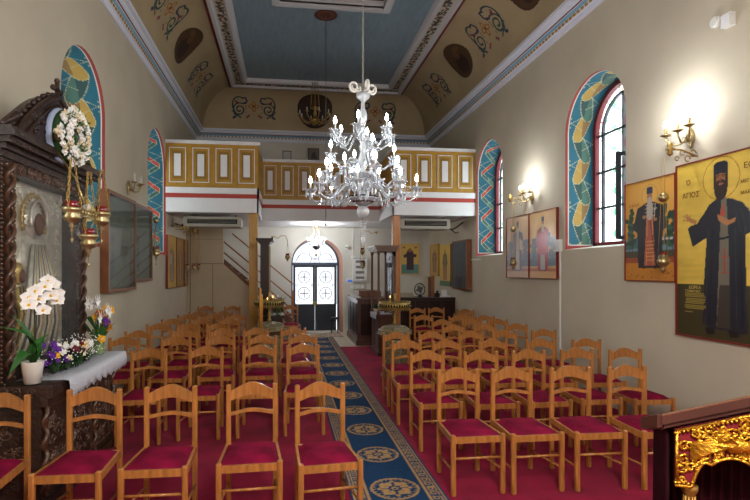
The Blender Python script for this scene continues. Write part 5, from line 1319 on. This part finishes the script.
# beige partition closing off the stair cupboard
P=MB(); P.box(WL+.003,-1.505,12.6,12.66,0,2.92); 
P.add([(-1.505,12.6,0),(-1.505,12.6,1.90),(-.36,12.6,.84),(-.36,12.6,0),(-1.505,12.64,0),(-1.505,12.64,1.90),(-.36,12.64,.84),(-.36,12.64,0)],[(3,2,1,0),(4,5,6,7),(1,2,6,5),(2,3,7,6)])
pt=P.build('beige_partition',PANEL,loc=(0,0,0)); tag(pt,'plain beige board partition beneath the gallery stairs','partition')
j=MB()
for a in ((-2.26,-1.51,1.90,1.912),(-1.765,-1.755,0.01,1.90),(-2.30,-2.285,0.01,2.92),(-2.26,-1.51,2.50,2.506)): j.box(a[0],a[1],12.592,12.601,a[2],a[3])
j.build('joint',mat('joint_line',S(96,88,76),.7),pt)
MB().cbox((-1.79,12.58,.66),(.10,.03,.025)).build('door_handle',BLACK,pt)
# stairs rising to the left behind the partition
stt=thing('gallery_stairs','wooden stairs with slanting railings rising to the left gallery','stairs',(0,13.1,0))
y0=-.40
sl=(2.0-.30)/(-1.75-.26)    # slope of the flight
def zs(x): return 1.94+ (x+1.61)*(-.845)
for yy in (y0-.02,.62): m=MB(); m.add([(x,yy+d,zs(x)+o) for x in (-1.62,.22) for d in (0,.045) for o in (-.12,.10)],[(0,1,3,2),(4,6,7,5),(0,4,5,1),(2,3,7,6),(0,2,6,4),(1,5,7,3)]); m.build('stringer',MIDW,stt)
for k in range(9):
    x=.12-k*.20; m=MB().box(x-.12,x+.12,y0+.03,.62,zs(x)-.02,zs(x)+.015); m.build('tread',MIDW,stt)
m=MB()
for off in (.33,.60,.98): m.tube([(-1.60 if off<.9 else -1.3,y0-.0,zs(-1.6 if off<.9 else -1.3)+off),(.20,y0-.0,zs(.2)+off)],.017,6)
m.build('railing',mat('amber_rail',S(160,96,48),.4,coat=.3),stt)
m=MB().cbox((.20,y0+.0,.62),(.055,.055,1.23)); m.build('newel_post',mat('amber_rail',(0,0,0)),stt)
# brass candle stands
def candlestand(label,loc,tall,seed):
    t=thing('brass_candle_stand',label,'candle stand',loc)
    b=MB(); b.lathe([(.24,.0),(.24,.03),(.20,.06),(.20,.62),(.29,.70),(.27,.76),(.20,.82),(.10,.84)],n=8,smooth=False,a0=PI/8)
    q=b.build('octagonal_base',mat('pierced_brass',S(136,124,98),.45,metal=.6,bump=1.0,bscale=60,noise=.45,nscale=45),t)
    o=MB()
    for k in range(8):
        a0=PI/8+k*PI/4; a1=a0+PI/4
        for rr_,zz in ((.202,.08),(.202,.60),(.292,.70),(.272,.765)):
            o.tube([(rr_*math.cos(a0),rr_*math.sin(a0),zz),(rr_*math.cos(a1),rr_*math.sin(a1),zz)],.008,5)
        c=((math.cos(a0)+math.cos(a1))/2,(math.sin(a0)+math.sin(a1))/2)
        for z in (.16,.28,.40,.52):
            tx,ty=-c[1],c[0]
            o.tube([(c[0]*.203+tx*.045*math.cos(u),c[1]*.203+ty*.045*math.cos(u),z+.045*math.sin(u)) for u in np.linspace(0,2*PI,10)],.006,4)
    o.build('openwork_scrolls',BRASS,q)
    MB().lathe([(.03,.84),(.045,.87),(.02,.92),(.035,.97),(.02,1.02),(.03,1.07),(.02,1.11),(.02,1.24),(.035,1.27),(.015,1.30),(.03,1.335),(0,1.37)],n=14).build('stem',mat('muted_brass',S(160,136,80),.42,metal=.75,noise=.35,nscale=40),t)
    tr=MB().lathe([(.05,1.10),(.24,1.105),(.245,1.11),(.255,1.215),(.245,1.215),(.235,1.12),(.04,1.12)],n=36)
    for k in range(36):
        a=k*PI/18; tr.ball((.257*math.cos(a),.257*math.sin(a),1.16),.013,5); tr.lathe([(0,-.03),(.010,-.01),(.012,0)],(.25*math.cos(a),.25*math.sin(a),1.105),5)
        tr.ball((.25*math.cos(a),.25*math.sin(a),1.222),.010,5)
    tr.build('candle_tray',mat('muted_brass',S(160,136,80),.42,metal=.75,noise=.35,nscale=40),t)
    pp=MB()
    for k in range(36):
        a=(k+.5)*PI/18; pp.ball((.252*math.cos(a),.252*math.sin(a),1.165),.014,6,0,1.9)
    pp.build('pierced_pattern',SLOT,t)
    MB().lathe([(.0,1.13),(.23,1.13)],n=24).build('sand',mat('sand',S(170,150,110),.9),t)
    return t
c1=candlestand('gilded candle stand with octagonal base, at left of the aisle',(-.27,8.85,.0065),True,1)
c2=candlestand('gilded candle stand with octagonal base, at right of the aisle',(1.79,8.05,.0065),True,2)
def taper(label,loc,h,r=.006,lit=True):
    t=thing('wax_candle',label,'candle',loc); MB().lathe([(r,0),(r,h),(r*.4,h+.004)],n=8).build('wax_stick',WAX,t)
    if lit: MB().lathe([(.002,0),(.007,.012),(.001,.035)],(0,0,h+.006),6).build('flame',FLAME,t)
taper('short lit candle glowing on the left candle stand',(-.27+.06,8.75,1.137),.13)
taper('short lit candle glowing on the right candle stand',(1.79-.10,7.95,1.137),.16)
taper('second small lit candle at the left of the left stand tray',(-.27-.03,8.72,1.137),.10)
for i,(dx,h,lab) in enumerate(((-.055,.66,'taller of two long yellow candles left of the left stand'),(.0,.56,'shorter of two long yellow candles left of the left stand'))):
    t=thing('tall_candle',lab,'candle',(-.37+dx*.5,8.25,.80)); MB().lathe([(.017 if i==0 else .012,0),(.017 if i==0 else .012,h-.02),(.004,h)],(0,0,0),10).build('wax_stick',WAX,t)
hb=MB(); hb.lathe([(.05,0.0),(.05,.02),(.012,.05),(.012,.74),(.03,.78),(.05,.79),(.05,.795)],(0,0,0),12)
tag(hb.build('candle_holder',BRASSD,loc=(-.385,8.25,.0065)),'slim brass floor holder carrying the two long yellow candles','candle holder')
# dark wooden icon shrines on either side of the aisle
def shrine(label,X,Y,face,h,dark,cols=True,wx=.32,ly=.9,colmat=DARKP,canopy=True):
    t=thing('wooden_icon_stand',label,'icon stand',(X,Y,.0065),-PI/2 if face<0 else PI/2)
    # local: x along nave, front -y
    w=ly/2
    b=MB(); b.box(-w,w,-.05,.34,.0,.08); b.box(-w+.03,w-.03,-.02,.32,.08,.80); b.box(-w,w,-.06,.36,.80,.84)
    for k in (-1,1): b.box(k*w*.48-w*.38,k*w*.48+w*.38,-.032,-.02,.16,.72)
    b.build('base_cabinet',dark,t)
    if cols:
        for s in (-1,1): MB().lathe([(.035,.84),(.035,.88),(.022,.90),(.026,1.2),(.022,2.05),(.034,2.08),(.04,2.12)],(s*(w-.05),-.02,0),12).build('turned_column',colmat,t)
    if cols: MB().lathe([(.028,.84),(.018,.90),(.022,1.2),(.018,2.05),(.03,2.12)],(0.0,.20,0),12).build('turned_column',colmat,t)
    b=MB()
    for s in (-1,1): b.box(s*(w-.06)-.04,s*(w-.06)+.04,.28,.33,.841,2.119)
    b.box(-w+.02,w-.02,.28,.33,2.02,2.119); b.box(-.02,.02,.27,.30,.90,2.02); b.build('back_frame',dark,t)
    cv=Cv(2*w-.2,1.14,.03,S(150,140,110)); cv.mottle(.2,.2,.2,3); saint(cv,w-.1,.08,.95,S(90,70,60),S(150,130,110),hat=False,wide=.4)
    cv.mesh(lambda u,s:(-w+.1+u,.31,.88+s)).build('icon_panel',ICONM,t)
    MB().box(-w+.1,w-.1,.272,.276,.88,2.02).build('glass_pane',PANE,t)
    if canopy:
        c=MB()
        for o,z0,z1 in ((.0,2.12,2.16),(.03,2.16,2.20),(.06,2.20,2.24)): c.box(-w-o,w+o,-.06-o,.36+o*.3,z0,z1)
        c.build('cornice',mat('pale_cornice',S(120,92,76),.45) if colmat is not DARKP else dark,t)
    return t
s2=shrine('brown wooden icon stand with slim columns, right of the aisle',1.90,10.35,-1,2.2,mat('reddish_dark_wood',S(84,50,38),.4,coat=.3,noise=.2,nscale=6),ly=.86,colmat=mat('turned_brown',S(104,70,54),.35,coat=.3))
lc=MB(); lc.box(-.30,.36,-.07,.26,0,.004); lc.box(-.30,.36,-.074,-.07,-.10,.004)
tag(lc.build('lace_cloth',lm,loc=(1.90,10.35,.85),rz=-PI/2),'small white cloth on the shelf of the right icon stand','tablecloth')
pl=thing('potted_greenery','small green plants in pots on the right icon stand','plant',(1.93,10.55,.857))
m=MB(); 
for k in range(60): a=rq.uniform(0,6.28); m.leaf((.02*math.cos(a),.06*math.sin(a),.06),(.08*math.cos(a),.12*math.sin(a),rq.uniform(.08,.20)),.03)
m.build('leaves',GREEN,pl); MB().lathe([(.04,0),(.055,.08),(.045,.08)],n=12).build('pot',CERAM,pl)
# left pillar-like stand
t=thing('wooden_icon_stand','tall dark wooden icon stand with flared top, left of the aisle','icon stand',(-.32,9.85,.0065),PI/2)
b=MB(); b.box(-.40,.40,-.30,.16,0,.08); b.box(-.37,.37,-.27,.15,.08,.84); b.box(-.40,.40,-.31,.17,.84,.88); b.build('base_cabinet',DARKP,t)
b=MB(); b.box(-.32,.32,-.02,.14,.881,2.24); 
for o,z0,z1 in ((.02,2.24,2.27),(.05,2.27,2.30),(.08,2.30,2.34)): b.box(-.32-o,.32+o,-.02-o,.14+o,z0,z1)
b.build('upright_case',DARKP,t)
cv=Cv(.52,1.2,.03,S(170,150,100)); saint(cv,.26,.1,.95,S(90,70,60),S(170,150,120),hat=False,wide=.36); cv.mesh(lambda u,s:(-.26+u,-.024,.95+s)).build('icon_panel',ICONM,t)
MB().box(-.30,-.27,-.05,-.021,.90,2.2).build('side_moulding',mat('pale_cornice2',S(150,130,96),.5),t)
vf=thing('flower_vase','vase of pale flowers and ivy on the left icon stand','vase',(-.13,9.68,.888))
MB().lathe([(.04,0),(.05,.10),(.035,.18),(.03,.18)],n=12).build('glass_vase',VASEG,vf)
m=MB()
for k in range(50): a=rq.uniform(0,6.28); m.leaf((0,0,.15),(.16*math.cos(a),.16*math.sin(a),rq.uniform(.0,.40)),.04)
m.build('leaves',GREEND,vf)
for k in range(10): rose('flower',vf,(rq.uniform(-.1,.1),rq.uniform(-.1,.1),rq.uniform(.2,.38)),.03,PETAL if k%2 else CREAM,rq)
def swan(label,X,Y,Z,face):
    t=thing('hanging_oil_lamp',label,'oil lamp',(X,Y,Z),-PI/2 if face<0 else PI/2)
    m=MB().tube([(0,0,0),(0,-.06,.03),(0,-.12,-.01),(0,-.18,.04),(0,-.26,.05),(0,-.30,-.02),(0,-.31,-.08)],.008,6); m.ball((0,-.02,.02),.03,6); m.build('curved_bracket',BRASSD,t)
    m=MB()
    for k in range(3): q=k*2*PI/3; m.tube([(.045*math.cos(q),-.31+.045*math.sin(q),-.34),(0,-.31,-.08)],.003,4)
    m.build('chains',BRASSD,t)
    MB().lathe([(0,-.46),(.02,-.43),(.05,-.38),(.05,-.34),(.03,-.33)],(0,-.31,0),12).build('brass_body',BRASS,t)
    MB().lathe([(.03,-.345),(.038,-.30),(.03,-.30)],(0,-.31,0),10).build('red_glass',REDGL,t)
swan('red glass oil lamp on a curved bracket from the left icon stand',-.26,9.8,2.37,1)
swan('red glass oil lamp on a curved bracket above the right icon stand',1.88,10.1,2.50,-1)
# candle desk / kiosk
kd=thing('candle_desk','dark panelled wooden candle desk near the entrance, right of door','desk',(1.66,11.45,.0),0)
b=MB(); b.box(-.03,.75,-.02,1.75,.0,.14); b.box(0,.72,0,1.72,.14,1.05); b.box(-.03,.75,-.03,1.75,1.05,1.09); b.build('cabinet',mat('reddish_dark_wood',(0,0,0)),kd)
for k in range(3): MB().box(-.014,0,.10+.55*k,.52+.55*k,.24,.96).build('side_panel',DARKP,kd)
MB().box(.08,.64,-.014,0,.24,.96).build('front_panel',DARKP,kd)
MB().box(.12,.66,.55,1.5,1.091,1.24).build('top_box',MIDW,kd)
for k in range(6): MB().box(.0,.10,.15+.2*k,.25+.2*k,1.091,1.12+.01*(k%3)).build('tray',PLASTIC,kd)
# dark cabinet under right gallery
cb=thing('long_cabinet','long dark panelled cabinet under the right gallery','cabinet',(3.42,11.76,0))
x0,x1=-.66,.70
b=MB(); b.box(x0,x1,.02,.62,.0065,1.04); b.box(x0-.02,x1,-.01,.64,1.04,1.08); b.build('carcass',mat('very_dark_wood',S(46,26,24),.35,coat=.3,noise=.2,nscale=5),cb)
for k in range(4):
    xa=x0+.04+k*.33; d_=MB(); d_.box(xa,xa+.29,.005,.02,.10,1.0); d_.box(xa+.05,xa+.24,-.002,.005,.16,.94); dd=d_.build('door',DARKP,cb); MB().ball((xa+.26,-.006,.6),.012,6).build('knob',BRASSD,dd)
t=thing('desk_fan','small black round fan standing on the dark cabinet','fan',(3.28,11.95,1.083))
m=MB(); m.tube([(.13*math.cos(q*PI/12),0,.19+.15*math.sin(q*PI/12)) for q in range(24)],.012,6,closed=True)
for q in range(16): a=q*PI/8; m.tube([(.03*math.cos(a),-.02,.19+.03*math.sin(a)),(.13*math.cos(a),0,.19+.15*math.sin(a))],.003,4)
m.build('guard',BLACK,t)
m=MB()
for q in range(4): a=q*PI/2+.4; m.leaf((0,.01,.19),(.11*math.cos(a),.02,.19+.11*math.sin(a)),.07,(0,1,.3))
m.build('blades',mat('grey_plastic',S(110,110,112),.4),t); MB().lathe([(.08,0),(.08,.015),(.02,.03),(.015,.08)],n=14).build('stand',BLACK,t)
t=thing('leaning_boards','pale and brown narrow boards leaning upright on the dark cabinet','boards',(3.46,12.2,1.083))
for k,(dx,w_,h_,mm) in enumerate(((0,.10,.52,PANEL),(.11,.08,.50,MIDW),(.20,.07,.52,mat('amber_rail',(0,0,0))))): MB().box(dx,dx+w_,0,.04,0,h_).build('board',mm,t)
t=thing('paper_stack','white papers and a card propped on the cabinet end','papers',(3.92,12.0,1.083))
MB().box(-.14,.14,-.1,.1,0,.03).build('stack',PLASTIC,t); MB().add([(-.06,0,.03),(.08,0,.03),(.08,.05,.17),(-.06,.05,.17),(-.06,.01,.03),(.08,.01,.03),(.08,.06,.17),(-.06,.06,.17)],[(0,1,2,3),(7,6,5,4),(0,4,5,1),(3,2,6,7),(0,3,7,4),(1,5,6,2)]).build('card',WHITE,t)
t=thing('small_camera','small dark object with round knobs beside the papers','ornament',(3.70,11.9,1.083)); MB().cbox((0,0,.05),(.12,.08,.10),0,.01).build('body',BLACK,t); MB().ball((0,-.02,.13),.035,8).build('head',BLACK,t)
t=thing('pale_box','pale low box lying at the left end of the cabinet','box',(2.96,12.05,1.083)); MB().box(-.16,.16,-.1,.1,0,.10).build('carton',mat('beige_card',S(170,160,136),.8),t)
# things fixed to the far wall
t=thing('security_camera','white dome security camera on the far wall','camera',(1.72,YF-.001,2.39))
MB().box(-.05,.05,-.03,0,-.05,.05).build('mount',PLASTIC,t); MB().ball((0,-.06,0),.055,12).build('dome',PLASTIC,t); MB().ball((-.01,-.095,-.01),.025,8).build('lens',BLACK,t)
t=thing('wall_thermostat','small white thermostat with blue screen on the far wall','thermostat',(1.80,YF-.001,1.44)); MB().box(-.09,.09,-.025,0,-.07,.07).build('body',PLASTIC,t); MB().box(-.07,.07,-.028,-.0255,-.03,.04).build('screen',mat('blue_screen',S(50,80,150),.2,emit=S(60,90,170),estr=.6),t)
t=thing('fuse_panel','white electrical panel with slotted rows on the far wall','electrical panel',(2.08,YF-.001,1.42))
MB().box(-.20,.20,-.07,0,0,.68).build('box',PLASTIC,t); m=MB()
for k in range(4): m.box(-.12,.12,-.078,-.071,.08+.15*k,.15+.15*k)
m.build('breaker_row',mat('grey_plastic',(0,0,0)),t); m=MB(); m.box(-.185,.185,-.073,-.0705,.015,.03); m.box(-.185,.185,-.073,-.0705,.65,.665); m.build('door_edge',mat('grey_plastic',(0,0,0)),t)
m=MB(); m.box(-.015,.015,-.03,0,0,1.0); m.box(-.05,.05,-.05,0,-.10,0)
tag(m.build('wall_conduit',PLASTIC,loc=(1.885,YF-.001,2.15)),'white vertical cable conduit with junction box on the far wall','conduit')
m=MB(); m.box(-.28,-.14,-.03,0,0,.08); m.box(-.10,.04,-.03,0,0,.08); m.box(.08,.22,-.03,0,0,.08)
for dx,lab in ((1.86,'leftmost of three white switches below the electrical panel'),(2.02,'middle of three white switches below the electrical panel'),(2.18,'rightmost of three white switches below the electrical panel')):
    t=thing('light_switch',lab,'switch',(dx,YF-.001,1.27)); MB().box(-.05,.05,-.02,0,-.04,.05).build('plate',PLASTIC,t); MB().box(-.02,.02,-.026,-.0205,-.02,.03).build('rocker',WHITE,t)
# things fixed to the right wall
m=MB(); m.box(-.012,.012,-.02,0,-1.55,0); m.box(-.05,.05,-.05,0,-.02,.16)
tag(m.build('wall_conduit',PLASTIC,loc=(WR-.001,7.08,2.05),rz=-PI/2),'white vertical conduit and box between pale icons and window','conduit')
m=MB(); m.box(0,.55,-.02,0,-.015,.015)
tag(m.build('cable_trunking',PLASTIC,loc=(WR-.001,10.72,1.98),rz=-PI/2),'short white horizontal cable trunking below the far right window','trunking')
t=thing('wall_detector','round white detector high on the right wall','detector',(WR-.001,4.33,4.14),-PI/2); m=MB().lathe([(.0,-.02),(.04,-.018),(.055,0)],n=20); m.xform(Matrix.Rotation(-PI/2,4,'X')); 
m=MB(); ring=[(.055*math.cos(q*PI/10),.055*math.sin(q*PI/10)) for q in range(20)]; m.plate(ring,-.02,0); m.plate([(p[0]*.75,p[1]*.75) for p in ring],-.035,-.02); m.build('disc',PLASTIC,t)
t=thing('wall_speaker','small white tilted box high on the right wall','detector',(WR-.001,4.17,4.08),-PI/2); MB().box(-.05,.05,-.06,0,-.06,.06).build('housing',PLASTIC,t); MB().box(-.04,.04,-.064,-.0605,-.05,.05).build('front',WHITE,t)
# small red candle holders on the left ledge
# ================================================================ LIGHT AND CAMERA
for c in WINS:
    near=c<4
    area('daylight',(WR+.75,c,3.2),(0,PI/2,0),2.6,1.5,170 if near else 100,(0.92,0.96,1.0))

for c in WINL: area('daylight',(WL-.95,c,3.2),(0,-PI/2,0),2.6,1.5,110 if c<4 else 60,(0.94,0.97,1.0))
area('door_daylight',(DC,YF+.9,1.5),(-PI/2,0,0),1.5,2.4,12,(0.95,0.97,1.0))
# lamps: the big chandelier, the small one by the door, the wall sconces, and an unseen fill lamp added overhead to brighten the room
point('unseen_fill_lamp',(.87,0.2,3.0),330,.5,(1,.96,.92))  # added room fill, no such lamp in view
w=bpy.data.worlds.new('sky'); SC.world=w; w.use_nodes=True; w.node_tree.nodes['Background'].inputs[0].default_value=(.93,.97,1,1); w.node_tree.nodes['Background'].inputs[1].default_value=1.2
cam=bpy.data.cameras.new('camera'); co=bpy.data.objects.new('camera',cam); COL.objects.link(co); SC.camera=co
co.location=(0,0,EYE); co.rotation_euler=(PI/2,0,-TH); cam.sensor_width=36; cam.lens=24; cam.shift_x=25/750; cam.shift_y=20/750; cam.clip_start=.05
SC.view_settings.view_transform='Standard'; SC.view_settings.look='None'; SC.view_settings.gamma=1; SC.view_settings.use_curve_mapping=False
SC.view_settings.exposure=0.55
SC.cycles.max_bounces=8; SC.cycles.diffuse_bounces=5; SC.cycles.glossy_bounces=3; SC.cycles.transmission_bounces=4; SC.cycles.transparent_max_bounces=16; SC.cycles.sample_clamp_indirect=8; SC.cycles.caustics_refractive=False; SC.cycles.caustics_reflective=False
SC.cycles.use_denoising=True
